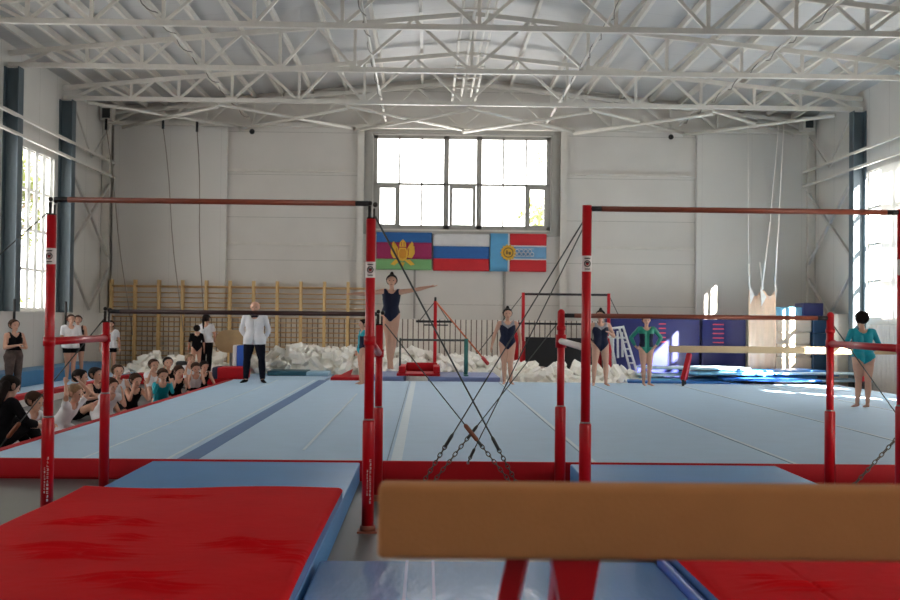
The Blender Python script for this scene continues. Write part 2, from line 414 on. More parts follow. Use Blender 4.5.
# trees outside
m_leaf = mat('sunlit_leaves', (96,104,44), .6, var=.3, scale=3); m_bark = mat('bark', (96,82,66), .8)
m_leaf.node_tree.nodes['Principled BSDF'].inputs['Transmission Weight'].default_value = 0
def tree(x, y, h, R, label, n=1500):
    t = thing('tree', label, 'tree', (x,y,0))
    f = MB().tube([(x,y,-.2),(x+.1,y,h*.4),(x,y+.1,h*.8)], [.2,.14,.06], 8)
    for k in range(7):
        a = k*.9; f.tube([(x,y,h*(.35+.06*k)),(x+math.cos(a)*R*.7,y+math.sin(a)*R*.7,h*(.5+.06*k))], [.07,.02], 5)
    f.build('trunk', m_bark, t)
    g = MB()
    cl = [(rng.normal(0,R*.5), rng.normal(0,R*.5), h*.65+rng.normal(0,h*.17)) for _ in range(26)]
    for k in range(n):
        c = cl[k % 26]; p = Vector((x+c[0]+rng.normal(0,R*.16), y+c[1]+rng.normal(0,R*.16), max(.5,c[2]+rng.normal(0,R*.16))))
        u = Vector(rng.normal(0,1,3)).normalized(); v = u.orthogonal().normalized(); s_ = rng.uniform(.06,.13)
        g.add([p-u*s_, p+v*s_*.5, p+u*s_, p-v*s_*.5], [(0,1,2,3)])
    g.build('crown', m_leaf, t, fixn=False)
tree(-11.9, 31.2, 9.5, 1.7, 'yellow green tree outside the left window farther from the camera', 5200)
tree(-13.6, 36.0, 10, 1.9, 'yellow green bushy tree outside, seen through the left windows beyond the first tree', 4000)
tree(4.0, 37, 7.4, 1.0, 'small leafy tree seen through the lower right pane of the high window', 1100)
# ------------------------------------------------------------------ carpets, mats, apparatus
m_carpet = mat('pale_blue_carpet', (158,190,216), .7, var=.03, scale=3, bump=.05, bscale=200, spec=.5, sheen=.1)
m_strip = mat('darker_blue_carpet', (92,122,166), .8, var=.04, scale=4)
m_tape = mat('white_tape', (198,214,224), .6, var=.03)
m_red = mat('red_vinyl', (178,12,26), .6, spec=.25, var=.05, scale=3)
m_redmat = mat('red_mat_cover', (204,16,24), .8, spec=.06, var=.05, scale=2, bump=.25, bscale=9)
m_bluemat = mat('blue_grey_vinyl', (74,138,194), .45, spec=.3, var=.05, scale=2, bump=.15, bscale=5)
m_blue_side = mat('mid_blue_vinyl', (72,110,170), .4, var=.05, scale=2)
m_strong = mat('strong_blue_vinyl', (30,86,180), .4, var=.06)
m_paint = mat('red_gloss_paint', (186,10,24), .3, var=.03, spec=.4)
m_chrome = mat('worn_chrome', (150,150,150), .3, metal=.9)
m_steel = mat('dark_cable', (78,82,80), .4, metal=.6)
m_wood = mat('brown_bar_wood', (142,74,52), .4, var=.12, scale=3, stretch=(.3,6,6))
m_tan = mat('tan_suede', (194,132,82), .8, var=.04, scale=8, bump=.1, bscale=120, spec=.2)
m_label = mat('white_sticker', (226,220,216), .5, var=.02)
m_redprint = mat('red_print', (180,40,44), .5)
m_ink = mat('black_print', (40,36,38), .5)

# floor exercise area: podium with carpet, red front edge, tape and tumbling strip
fx0, fx1, fy0, fy1 = -4.5, 9.6, 11.04, 25.5
fl = thing('exercise_floor', 'large pale blue gymnastics floor with red edges filling the middle of the hall', 'gymnastics floor', ((fx0+fx1)/2,(fy0+fy1)/2,0))
MB().box(fx0+.01, fx1-.01, fy0+.01, fy1-.01, .0, .188).build('podium', m_red, fl)
MB().box(fx0+.12, fx1-.1, fy0+.03, fy1-.02, .188, .2).build('carpet', m_carpet, fl)
MB().box(fx0, fx0+.09, fy0, fy1, 0, .203, bev=.008).build('red_border', m_red, fl)
MB().box(fx0, fx1, fy0-.02, fy0+.03, .02, .203, bev=.008).build('front_edge', m_red, fl)
def floorline(p, q, w, m, z=.204, name='tape_line'):
    A = W(*p, Z=z); B = W(*q, Z=z); d = (B-A).normalized(); s_ = Vector((-d.y, d.x, 0))*w/2
    b = MB().prism([A-s_, B-s_, B+s_, A+s_], (0,0,-.003)); return b.build(name, m, fl)
def vline(X, w, m, name='tape_line', y0=fy0+.03, y1=fy1-.02, z=.204):
    return MB().box(X-w/2, X+w/2, y0, y1, .2, z).build(name, m, fl)
vline(-2.35, .21, m_strip, 'dark_strip', z=.2035)
vline(-2.55, .035, m_tape); vline(-3.38, .025, m_tape); vline(-.29, .11, m_tape)
m_seam = mat('carpet_seam', (126,148,168), .8)
vline(-1.3, .03, m_tape, y0=11.9, y1=21)
for X in (1.68, 3.7, 5.68, 7.65): vline(X, .045, m_tape); vline(X-.03, .014, m_seam)
vline(-.38, .012, m_seam)
# run-up strip behind the left part of the floor
tag(MB().box(-4.4, -2.35, 25.52, 29.3, 0, .2, bev=.01).build('runway_mat', m_carpet), 'pale blue mat strip running back towards the wall bars behind the man', 'mat')
# low lilac blue mats behind the floor
for a, b, y0_, y1_, z_, nm in ((372,404,25.55,28.3,.2,'left of the red tray mat'), (428,500,25.55,28,.2,'right of the red tray mat')):
    A = W(a, 380, Y=25.6); B = W(b, 380, Y=25.6)
    tag(MB().box(A.x, B.x, y0_, y1_, 0, z_+.1, bev=.02).build('low_mat', mat('lilac_blue_vinyl', (118,132,178), .5)), f'low lilac blue mat behind the floor, {nm}', 'mat')
A = W(403, 378, Y=25.8); B = W(440, 378, Y=25.8)
t = thing('tray_mat', 'red mat with a raised rim below the far single bar', 'mat', ((A.x+B.x)/2, 26.4, .3))
MB().box(A.x-.15, B.x, 25.75, 27.3, .3, .36, bev=.02).build('base', m_red, t)
f = MB(); f.box(A.x+.05, B.x-.05, 27.15, 27.3, .36, .56, bev=.02).box(A.x-.1, A.x+.05, 25.8, 27.3, .36, .52, bev=.02).box(B.x-.15, B.x, 25.8, 27.3, .36, .52, bev=.02)
f.build('rim', m_red, t)
A = W(331, 378, Y=25.7); B = W(366, 378, Y=25.7)
tag(MB().prism([(A.x,25.6,.2),(A.x,26.6,.2),(A.x+.45,26.6,.42),(A.x+.45,25.6,.3)], (0,0,0.001)).box(A.x, B.x, 25.56, 26.8, 0, .27, bev=.02).build('red_mat', m_red), 'small low red mat behind the floor beside the girl in the teal leotard', 'mat')
A = W(213, 379, Y=25.7); B = W(246, 379, Y=25.7)
t = thing('foam_wedge', 'red foam block with a dark end lying left of the man in the white jacket', 'foam block', ((A.x+B.x)/2, 26, .2))
MB().box(A.x+.12, B.x, 25.55, 26.3, .2, .47, bev=.03).build('red_block', m_red, t)
MB().box(A.x, A.x+.13, 25.55, 26.3, .2, .47, bev=.03).build('dark_end', mat('dark_blue_vinyl', (30,34,66), .5), t)
A = W(235.5, 370, Y=27); B = W(246, 370, Y=27)
t = thing('blue_pad', 'upright blue pad with a white edge standing left of the man', 'pad', ((A.x+B.x)/2, 27, .2))
MB().box(A.x+.07, B.x, 26.7, 27.4, .2, .95, bev=.03).build('pad', m_strong, t)
MB().box(A.x-.02, A.x+.07, 26.7, 27.4, .2, .95, bev=.02).build('white_edge', m_label, t)
# vaulting table
t = thing('vaulting_table', 'tan vaulting table behind the man in the white jacket', 'vaulting table', (W(234,340,Y=28).x, 28, 0))
c = W(235, 341, Y=28); f = MB()
pts = []
for k in range(21):
    a = PI*k/20; pts.append((c.x-.15-.28*math.sin(a)*1.0, 27.6, c.z+.28*math.cos(a)))
pts += [(c.x+.5, 27.6, c.z-.30), (c.x+.5, 27.6, c.z+.24)]
f.prism(pts, (0,.9,0)).build('top', mat('dull_tan_suede', (176,148,108), .8), t)
MB().box(c.x-.12, c.x+.12, 27.9, 28.2, .05, c.z-.27, bev=.02).build('column', mat('grey_metal', (140,138,134), .5), t)
MB().box(c.x-.45, c.x+.45, 27.6, 28.5, 0, .06, bev=.015).build('base', m_paint, t)
# black bag
p = W(183, 366, Y=27)
tag(MB().box(p.x-.16, p.x+.16, 26.9, 27.2, p.z-.2, p.z+.12, bev=.05).build('black_bag', m_black), 'small black bag lying on the white foam left of the ponytailed girl', 'bag')
for a, b, z_, nm in ((270,309,.32,'teal'),(308,330,.30,'pale')):
    A = W(a, 370, Y=27.8); B = W(b, 370, Y=27.8)
    tag(MB().box(A.x, B.x, 27.3, 28.2, .2, z_, bev=.02).build('folded_mat', mat(nm+'_vinyl', (34,84,100) if nm == 'teal' else (150,185,205), .5)), f'thin {nm} folded mat against the foam heap right of the man', 'mat')

# ---- foreground landing mats
def landing(x0, x1, yb, yf, label_blue, label_red, seamx=None):
    b = MB().box(x0, x1, yf, yb, 0, .2, bev=.015)
    tag(b.build('landing_mat', None, mats=[m_bluemat]), label_blue, 'mat')
landing(-2.66, -.64, 10.92, 3.0, 'long blue grey landing mat under the red mat on the left', '')
landing(1.42, 3.45, 10.92, 7.5, 'blue grey landing mat behind the foreground balance beam on the right', '')
wr = [(75,524,.16,.02),(100,520,.13,.018),(65,548,.22,.028),(95,556,.17,.02),(55,556,.13,.02),(135,524,.1,.022),(128,538,.1,.016),(250,545,.2,.026),(268,552,.15,.02),(240,541,.08,.02),(125,578,.2,.02),(150,587,.18,.024),(290,560,.08,.012),(175,495,.2,.01)]
def soft_mat(x0, x1, y0, y1, label, wrinkles, seam=None):
    nx, ny = 170, int((y1-y0)*110); xs = np.linspace(x0, x1, nx); ys = np.linspace(y0, y1, ny)
    Xg, Yg = np.meshgrid(xs, ys); Z = np.full_like(Xg, .30)
    for (px_, py_, L, h) in wrinkles:
        c = W(px_, py_, Z=.3); ang = rng.uniform(-.2,.25)
        u = (Xg-c.x)*math.cos(ang)+(Yg-c.y)*math.sin(ang); v = -(Xg-c.x)*math.sin(ang)+(Yg-c.y)*math.cos(ang)+.02*np.sin(u*14)
        w1 = .03*np.sin(u*9+px_); Z += h*1.2*np.exp(-(u/L)**2)*(np.exp(-((v-w1)/.02)**2)-.6*np.exp(-((v-w1-.035)/.022)**2)+.7*np.exp(-((v-w1*.3-.08)/.016)**2)+.5*np.exp(-((v+w1*.5+.06)/.014)**2))
    for _ in range(14):
        kx, ky = rng.normal(0,2.2,2); Z += .0022*np.sin(kx*Xg+ky*Yg*.7+rng.uniform(0,6))
    e = np.minimum(np.minimum(Xg-x0, x1-Xg), np.minimum(Yg-y0, y1-Yg)); Z -= .03*np.exp(-e/.015)
    if seam is not None: Z -= .012*np.exp(-((Xg-seam)/.008)**2)
    vs = np.stack([Xg, Yg, Z], -1).reshape(-1, 3); fs = []
    for j in range(ny-1):
        for i in range(nx-1): k = j*nx+i; fs.append((k, k+1, k+nx+1, k+nx))
    t = thing('soft_mat', label, 'mat', ((x0+x1)/2, (y0+y1)/2, .2))
    m = MB(); m.v = [Vector(p) for p in vs.tolist()]; m.f = fs; m.mi = [0]*len(fs); m.sm = [True]*len(fs)
    m.build('red_cover', m_redmat, t)
    MB().box(x0+.004, x1-.004, y0+.004, y1-.004, .2, .272).build('blue_side', m_blue_side, t)
soft_mat(-2.66, -.64, 3.1, 8.7, 'big creased red landing mat filling the lower left of the photo', wr)
# near blue mat between the bars and the red one at lower right
tag(MB().box(-.64+.03, 1.35, 1.2, 6.5, 0, .2, bev=.02).build('crash_mat', mat('glossy_blue_vinyl', (112,170,226), .17, var=.06, scale=1.5, bump=.8, bscale=2.6, stretch=(2.2,.6,1))),
    'glossy pale blue mat on the floor under the foreground balance beam', 'mat')
for x in (-.1, .05, .78): 
    o_ = MB().box(x-.008, x+.008, 1.25, 6.48, .2, .206).build('seam', m_blue_side, bpy.data.objects['crash_mat'])
MB().box(1.355, 1.40, 1.2, 6.5, 0, .24, bev=.02).build('side_flap', m_strong, bpy.data.objects['crash_mat'])
soft_mat(1.41, 3.6, 1.3, 7.4, 'red landing mat at the lower right below the foreground balance beam', [(800,588,.2,.015),(770,580,.1,.01)], seam=1.93)

# ---- balance beams
def balance_beam(x0, x1, yf, ztop, th, wd, label, legs, m):
    t = thing('balance_beam', label, 'balance beam', (x0, yf+wd/2, 0))
    MB().box(x0, x1, yf, yf+wd, ztop-th, ztop, bev=.014).build('beam', m, t)
    return t
bb = balance_beam(-.104, 4.9, 2.47, 1.232, .163, .1, 'long tan balance beam crossing the foreground at the lower right', None, m_tan)
for x in (.345, 4.45):
    f = MB(); f.prism([(x-.062,2.49,1.075),(x+.05,2.49,1.075),(x+.02,2.49,.9),(x-.028,2.49,.9)], (0,.06,0))
    f.bar((x-.004,2.52,.92),(x-.004,2.12,.22),.05,.07)
    f.bar((x-.02,2.56,1.06),(x-.02,3.15,.22),.05,.07).build('leg', m_paint, bb)
    MB().box(x-.09,x+.08,1.95,3.3,.2,.235,bev=.01).build('foot', m_paint, bb)
    MB().bar((x-.13,2.54,1.07),(x-.3,2.6,.22),.034,.045).build('brace', m_paint, bb)
p = W(670, 347, Y=24.7)
b2 = balance_beam(p.x, p.x+5.15, 24.7, 1.085, .15, .13, 'beige balance beam across the right back, its left end beside the girl with hands on hips', None, mat('beige_suede', (196,168,130), .6, var=.03))
for x in (p.x+.45, p.x+4.5):
    MB().bar((x,24.76,.9),(x-.2,24.5,.33),.1,.08).build('leg', m_paint, b2)
    MB().bar((x,24.76,.9),(x-.02,25.1,.33),.1,.08).build('leg', m_paint, b2)
    MB().bar((x-.2,24.5,.34),(x-.2,24.5,.2),.05).bar((x-.02,25.1,.34),(x-.02,25.1,.2),.05).build('foot', m_black, b2)

# ---- uneven bars
def glyphs(mb, x, y, z, dz, h, n, seed):
    """rows of small worn letter shapes standing on their side up the post"""
    r_ = random.Random(seed)
    for k in range(n):
        z0 = z+dz*k/n; w_ = dz/n*.62
        mb.box(x, x+h, y-.002, y, z0, z0+w_*.22)
        if r_.random() < .7: mb.box(x, x+h, y-.002, y, z0+w_*.78, z0+w_)
        mb.box(x+h*r_.choice((0,.4,.8)), x+h*.2+h*r_.choice((0,.4,.8)), y-.002, y, z0, z0+w_)
def post(par, x, y, ztop, rt, zs, rs, sticker=None, lettering=False, fitting=True, name='upright', tilt=0):
    a = Vector((x, y, 0)); b = Vector((x-tilt, y, ztop)); d = (b-a)/ztop
    at = lambda z: a+d*z
    p_ = MB().tube([at(zs-.3), at(ztop)], rt, 20).build(name, m_paint, par)
    MB().tube([at(.03), at(zs-.012), at(zs)], [rs, rs, rs*.93], 20).build('sleeve', m_paint, p_)
    MB().tube([at(zs), at(zs+.012)], rt+.004, 20).build('collar', m_chrome, p_)
    MB().box(x-.075, x+.075, y-.075, y+.075, 0, .012).tube([at(.012), at(.05)], rs+.012, 20).build('foot_plate', mat('rusty_plate', (150,84,62), .6), p_)
    if sticker:
        q = at(sticker)
        MB().tube([at(sticker-.06), at(sticker+.06)], rt+.0015, 24, cap=False).build('sticker', m_label, p_)
        s_ = MB().torus(q+Vector((0,-rt-.003,0)), .022, .0035, (0,1,0)).box(q.x-.012,q.x+.012,q.y-rt-.005,q.y-rt-.002,q.z-.004,q.z+.012)
        s_.box(q.x-.02,q.x+.02,q.y-rt-.004,q.y-rt-.001,q.z-.045,q.z-.038).box(q.x-.022,q.x+.022,q.y-rt-.004,q.y-rt-.001,q.z+.036,q.z+.044)
        s_.build('emblem', m_ink, p_)
        MB().box(q.x-.008,q.x+.008,q.y-rt-.006,q.y-rt-.003,q.z-.012,q.z+.003).build('red_mark', m_redprint, p_)
    if lettering:
        g = MB(); glyphs(g, x+.012, y-rs-.001, .22, .34, .013, 12, int(x*100)); glyphs(g, x-.008, y-rs-.002, .28, .2, .009, 8, int(x*77))
        g.build('lettering', m_label, p_)
    if fitting:
        f = MB(); q = at(ztop)
        f.tube([q+Vector((-.012,0,-.02)), q+Vector((-.012,0,.10))], .013, 8).tube([q+Vector((.022,0,-.02)), q+Vector((.022,0,.08))], .008, 8)
        f.ball(q+Vector((.03,0,.11)), .02).ball(q+Vector((-.01,0,.12)), .018).box(q.x-.03,q.x+.03,q.y-.02,q.y+.02,q.z-.005,q.z+.012)
        f.build('head_fitting', mat('dark_fitting', (52,50,48), .35, metal=.7), p_)
    return p_
def cable(par, A, B, chain=.7, r=.0055, tens=None):
    A = Vector(A); B = Vector(B); L = (B-A).length; d = (B-A)/L
    e = B-d*chain
    c = MB().tube([A, e], r, 6).build('tension_cable', m_steel, par)
    k = 0; s_ = 0; ch = MB()
    side = d.cross(Vector((0,1,0))).normalized()
    while s_ < chain:
        q = e+d*s_; nr = side if k % 2 else d.cross(side).normalized()
        ch.torus(q, .024, .0055, nr, sc=(1.25,.62), n=12, m=5, tang=d); s_ += .046; k += 1
    ch.build('chain', mat('chain_steel', (96,92,86), .35, metal=.8), c)
    MB().tube([e-d*.16, e-d*.13, e-d*.03, e], [.008,.015,.015,.008], 8).build('turnbuckle', m_steel, c)
    if tens:
        q = A+(B-A)*tens; MB().tube([q-d*.10, q-d*.08, q+d*.08, q+d*.10], [.01,.02,.02,.01], 10).build('tensioner', mat('brown_tensioner', (134,74,48), .5), c)
    ar = .03 if B.z < .15 else .012
    MB().ball(B, ar).box(B.x-ar,B.x+ar,B.y-ar,B.y+ar,B.z-.02,B.z).build('floor_anchor', m_chrome, c)
    return c
def rail(par, name, A, B, r=.02, m=None):
    A = Vector(A); B = Vector(B); d = (B-A).normalized()
    q = MB().tube([A+d*.1, B-d*.1], r, 16).build(name, m or m_wood, par)
    MB().tube([A, A+d*.1], r*.95, 12).build('end_fitting', m_black, q); MB().tube([B-d*.1, B], r*.95, 12).build('end_fitting', m_black, q)
def arm(par, A, B, r=.03):
    A = Vector(A); B = Vector(B); d = (B-A).normalized()
    q = MB().tube([A, B], r, 14).build('spreader_tube', m_paint, par)
    for e in (A, B): MB().tube([e-d*.01+Vector((0,0,-.035)), e-d*.01+Vector((0,0,.035))], .044, 16).ball(e+Vector((0,-.042,0)), .010).build('clamp', m_paint, q)

YH, YL = 8.42, 9.9
ub = thing('uneven_bars', 'red uneven bars over the red landing mat on the left', 'uneven bars', (-1.65, 9.1, 0), 'uneven bars in the foreground')
hl, hr = W(50,212,Y=YH), W(372,213,Y=YH)
bl, br = W(45,503,Y=YH), W(367,530,Y=YH)
HT = 2.36
for x, tl in ((W(48.5,400,Y=YH).x, .0), (W(369,400,Y=YH).x, 0)):
    post(ub, x, YH, HT, .036, .84, .046, sticker=2.05 if x < -1 else 1.975, lettering=True)
xl, xr = W(48.5,400,Y=YH).x, W(369,400,Y=YH).x
rail(ub, 'high_bar', (xl+.02,YH,HT+.118), (xr-.02,YH,HT+.118), .021)
lxl, lxr = W(105,400,Y=YL).x, W(378.5,400,Y=YL).x
for x in (lxl, lxr): post(ub, x, YL, 1.55, .033, .82 if x > -1 else .92, .043)
rail(ub, 'low_bar', (lxl+.02,YL,1.648), (lxr-.02,YL,1.648), .02, mat('dark_bar_wood', (66,42,38), .45))
arm(ub, (xl,YH,1.41), (lxl,YL,1.41)); arm(ub, (xr,YH,1.44), (lxr,YL,1.30))
m_strap = m_steel
# anchors stand on the floor between the two sets and outside them
cable(ub, (xr+.03,YH,HT+.02), W(527,503,Y=9.75), chain=.62, r=.0075)
cable(ub, (lxr+.05,YL,1.56), W(527,503,Y=10.2), chain=.68, tens=.6)
cable(ub, (xl-.03,YH,HT+.02), (-5.0,7.4,.02), chain=.7)
cable(ub, (lxl-.02,YL,1.58), W(-35,490,Y=10.4), chain=.3, tens=.64)

YH2, YL2 = 8.42, 10.2
ub2 = thing('uneven_bars', 'red uneven bars right of centre, reaching the right edge of the photo', 'uneven bars', (2.4, 9.1, 0), 'uneven bars in the foreground')
x1, x2 = W(585.5,400,Y=YH2).x, W(901.5,420,Y=YH2).x
for x in (x1, x2): post(ub2, x, YH2, HT+.125, .036, .83 if x < 3 else .98, .046, sticker=2.04, lettering=False, fitting=False)
rail(ub2, 'high_bar', (x1+.01,YH2,HT+.10), (x2-.02,YH2,HT+.10), .021)
l1, l2 = W(560.5,400,Y=YL2).x, W(830,400,Y=YL2).x
post(ub2, l1, YL2, 1.68, .034, .82, .05, fitting=False); post(ub2, l2, YL2, 1.68, .034, .80, .048, fitting=False)
for x in (l1, l2): MB().tube([(x,YL2,1.52),(x,YL2,1.56)], .042, 14).ball((x,YL2,1.68), .034).build('bar_clamp', m_paint, ub2)
rail(ub2, 'low_bar', (l1+.02,YL2,1.655), (l2-.02,YL2,1.655), .021)
arm(ub2, (x2,YH2,1.42), (l2,YL2,1.42)); 
q = MB().tube([(l1,YL2,1.42),(x1,YH2,1.40)], .028, 12).build('spreader_tube', m_label, ub2)
MB().tube([(l1,YL2,1.36),(l1,YL2,1.48)], .05, 14).build('clamp', m_paint, q)
cable(ub2, (x1-.03,YH2,HT), W(413,499,Y=9.75), chain=.62)
cable(ub2, (x1-.02,YH2,HT-.03), W(468,462,Z=.22), chain=.08)
cable(ub2, (l1-.02,YL2,1.6), W(420,499,Y=10.4), chain=.72)
cable(ub2, (l2+.02,YL2,1.6), W(958,500,Y=10.7), chain=.5)

# third set's cable clamps stand outside the photo; fasten that last cable to a floor stand
st = thing('cable_stand', 'chained guy cable coming down to the floor at the right edge of the photo', 'stand', (5.15,9.9,0))
MB().tube([(5.2,9.9,0),(5.2,9.9,1.68)], .04, 12).build('pole', m_paint, st)
MB().box(5.05,5.35,9.75,10.05,0,.03).build('foot', m_paint, st)
cable(st, (5.17,9.9,1.62), W(841,499,Y=9.8), chain=1.0)

# ---- far apparatus
Yf = 29.4
fb = thing('high_bar_frame', 'far red frame with a dark high bar between the two girls in navy', 'gymnastics bar', (W(566,330,Y=Yf).x, Yf, 0))
za = W(523,294,Y=Yf).z
for x in (523, 608.5):
    X = W(x,330,Y=Yf).x
    p_ = MB().tube([(X,Yf,0),(X,Yf,za+.04)], .045, 10).build('upright', m_paint, fb)
    MB().tube([(X,Yf,0),(X,Yf,W(523,341,Y=Yf).z)], .085, 12).build('sleeve', m_paint, p_)
MB().tube([(W(523,330,Y=Yf).x,Yf,za),(W(608.5,330,Y=Yf).x,Yf,za)], .03, 8).build('bar', m_black, fb)
zb_ = W(523,323.5,Y=Yf+.9).z
MB().tube([(W(516,330,Y=Yf+.9).x,Yf+.9,zb_),(W(600,330,Y=Yf+.9).x,Yf+.9,zb_)], .028, 8).build('low_bar', m_black, fb)
for x in (516.5, 600):
    X = W(x,330,Y=Yf+.9).x; MB().tube([(X,Yf+.9,0),(X,Yf+.9,zb_+.03)], .06, 10).build('upright', m_paint, fb)
for x, dx in ((523,-1.6),(608.5,1.3)):
    X = W(x,330,Y=Yf).x; MB().tube([(X,Yf,za),(X+dx,Yf+1.2,.1)], .012, 5).build('guy_wire', m_steel, fb)
A = W(526,337,Y=28.9); B = W(592,368,Y=28.9)
pts = [(A.x,28.9,A.z),(B.x,28.9,A.z-.02),(B.x,28.9,B.z+.05),(A.x+1.2,28.9,B.z-.1),(A.x,28.9,B.z+.1)]
tag(MB().prism(pts, (0,.16,0)).build('black_crash_pad', mat('black_fabric', (22,22,26), .8, bump=.3, bscale=6)), 'black padded mat leaning behind the foam below the far high bar', 'mat')
# single post bar with orange strap
Yg = 28.6
sp = thing('single_bar_stand', 'far red post with a short dark crossbar and an orange strap', 'gymnastics bar', (W(433.5,360,Y=Yg).x, Yg, 0))
X = W(435,340,Y=Yg).x; zt = W(435,301,Y=Yg).z
MB().tube([(X,Yg,0),(X,Yg,zt)], .045, 10).build('post', m_paint, sp)
MB().tube([(X,Yg,zt-.02),(X,Yg,zt+.1)], .03, 8).build('head_fitting', m_black, sp)
zc = W(435,321.5,Y=Yg).z
MB().tube([(W(416,321,Y=Yg).x,Yg,zc),(W(453,321,Y=Yg).x,Yg,zc)], .03, 8).build('crossbar', m_black, sp)
for x in (419, 449): MB().tube([(W(x,321,Y=Yg).x,Yg,zc),(X,Yg,zt)], .012, 5).build('stay', m_steel, sp)
e = W(488,364,Y=27.2)
MB().tube([(X,Yg,zt),tuple(e)], .02, 6).build('strap', mat('orange_strap', (196,104,70), .7), sp)
d_ = (e-Vector((X,Yg,zt))).normalized()
MB().tube([e-d_*.25, e], .045, 8).build('ratchet', m_redprint, sp)
for za_, xx in ((W(435,324,Y=Yg+.6).z, 424),):
    MB().tube([(W(424,325,Y=Yg+.6).x,Yg+.6,W(430,325,Y=Yg+.6).z),(W(448,325,Y=Yg+.6).x,Yg+.6,W(430,325,Y=Yg+.6).z)], .02, 6).build('rear_bar', m_black, sp)
# low green practice bar
Yp = 26.2
lp = thing('practice_bar', 'low thin bar on green posts in front of the single red post', 'gymnastics bar', (W(432,380,Y=Yp).x, Yp, .3))
zt = W(432,340,Y=Yp).z
MB().tube([(W(400,340,Y=Yp).x,Yp,zt),(W(466,340,Y=Yp).x,Yp,zt)], .025, 8).build('bar', m_steel, lp)
for x, m_ in ((466, mat('green_paint', (46,110,104), .4)), (400, m_steel)):
    X = W(x,360,Y=Yp).x; MB().tube([(X,Yp,.3),(X,Yp,zt+.04)], .05 if x > 450 else .022, 10).build('post', m_, lp)
    MB().box(X-.05,X+.05,Yp-.3,Yp+.3,.3,.33).build('foot', m_, lp)

# ---- wall bars
m_pine = mat('varnished_pine', (214,180,126), .5, var=.1, scale=3, stretch=(5,5,.6))
m_rung = mat('pine_rung', (196,160,112), .5, var=.1, scale=3)
XU = [W(111.2+23.75*i, 320, Y=30.75).x for i in range(12)]
zt = W(250,281,Y=30.75).z
def wallbars(x0, x1):
    t = thing('wall_bars', None, None, ((x0+x1)/2, 30.8, 0))
    for x in (x0, x1-.075):
        pass
    MB().box(x0-.04, x0+.04, 30.66, 30.82, 0, zt).build('upright', m_pine, t)
    MB().box(x0-.02, x0+.02, 30.60, 30.66, zt-.3, zt-.1).build('bracket', m_pine, t)
    n = 17
    for k in range(n):
        z = .28+(zt-.36)*k/n+(.02 if k == n-1 else 0)
        MB().tube([(x0+.04,30.72,z),(x1-.04,30.72,z)], .016, 8).build('rung', m_rung, t)
    MB().tube([(x0+.04,30.63,zt-.17),(x1-.04,30.63,zt-.17)], .021, 8).build('rung', m_rung, t)
    return t
pitch = XU[1]-XU[0]
w0 = wallbars(XU[0], XU[1])
names = ['at the left end of the row','second from the left end','third from the left end','fourth from the left end, behind the ponytailed girl','fifth from the left end','just left of the man in the white jacket','just right of the man in the white jacket','fourth from the right end','third from the right end','second from the right end','at the right end of the row']
for i in range(11):
    t = w0 if i == 0 else copy_tree(w0)
    t.location.x += pitch*i
    tag(t, f'pine wall bars bay {names[i]}', 'wall bars', 'wall bars along the back wall')
# a last upright closes the row
MB().box(XU[11]-.04, XU[11]+.04, 30.66, 30.82, 0, zt).build('upright', m_pine, t)

# ---- flags
m_fl = {k: mat('flag_'+k, c, .7, var=.04) for k, c in dict(blue=(34,96,160), magenta=(150,30,84), green=(118,170,112), white=(214,212,212), rblue=(40,98,164), red=(200,36,44), sky=(92,160,204), gold=(224,176,60), grey=(150,160,176)).items()}
def sheet(par, name, x0, x1, z0, z1, m, y=YB-.13, seed=0, amp=.012):
    n = 24; k = 6; vs = []; fs = []
    for j in range(k+1):
        for i in range(n+1):
            x = x0+(x1-x0)*i/n; vs.append((x, y+amp*math.sin(x*5+seed)*math.sin((x+seed)*2.1)-.004, z0+(z1-z0)*j/k))
    for j in range(k):
        for i in range(n): a = j*(n+1)+i; fs.append((a,a+1,a+n+2,a+n+1))
    o = MB().add(vs, fs, 0, True).build(name, m, par)
    s_ = o.modifiers.new('thickness', 'SOLIDIFY'); s_.thickness = .006; return o
def flagbox(x0, x1, y0, y1): return px(x0, YB-.13), px(x1, YB-.13), pz(y1, YB-.13), pz(y0, YB-.13)
x0, x1, z0, z1 = flagbox(377, 432.5, 233, 270.5); h = z1-z0
t = thing('flag', 'blue, magenta and green striped flag with a golden emblem under the high window', 'flag', ((x0+x1)/2, YB-.13, z0), 'flags under the high window')
sheet(t, 'blue_stripe', x0, x1, z1-h*.27, z1, m_fl['blue']); sheet(t, 'magenta_stripe', x0, x1, z0+h*.29, z1-h*.27, m_fl['magenta']); sheet(t, 'green_stripe', x0, x1, z0, z0+h*.29, m_fl['green'])
cx, cz = px(403.5,YB-.15), pz(253,YB-.15); e = MB(); yy = YB-.165
def poly(pts, th=.012, mi=0): e.prism([(cx+a*.028, yy, cz+b*.028) for a, b in pts], (0,th,0), mi)
poly([(-4,-7),(-5,0),(-3,5),(3,5),(5,0),(4,-7),(0,-9)])                    # shield
poly([(-3.5,5.5),(-3,10),(0,13),(3,10),(3.5,5.5)])                          # crown block
for s_ in (-1,1):
    poly([(s_*4.5,-5),(s_*4.5,4),(s_*7.5,9),(s_*11.5,6),(s_*12,-1),(s_*9,-6)])      # wings of banners
    poly([(s_*2,-8),(s_*8,-13),(s_*12,-12),(s_*7,-7)])
    poly([(s_*6,5),(s_*9,11),(s_*11,8)])
poly([(-2,-10),(0,-15),(2,-10)])
e.build('emblem', m_fl['gold'], t)
e = MB(); yy = YB-.172
poly([(-3,-5),(-3.6,0),(-2.2,3.2),(2.2,3.2),(3.6,0),(3,-5),(0,-6.5)], .006)
e.build('emblem_field', mat('emblem_ochre', (206,140,40), .7), t)
e = MB(); yy = YB-.176
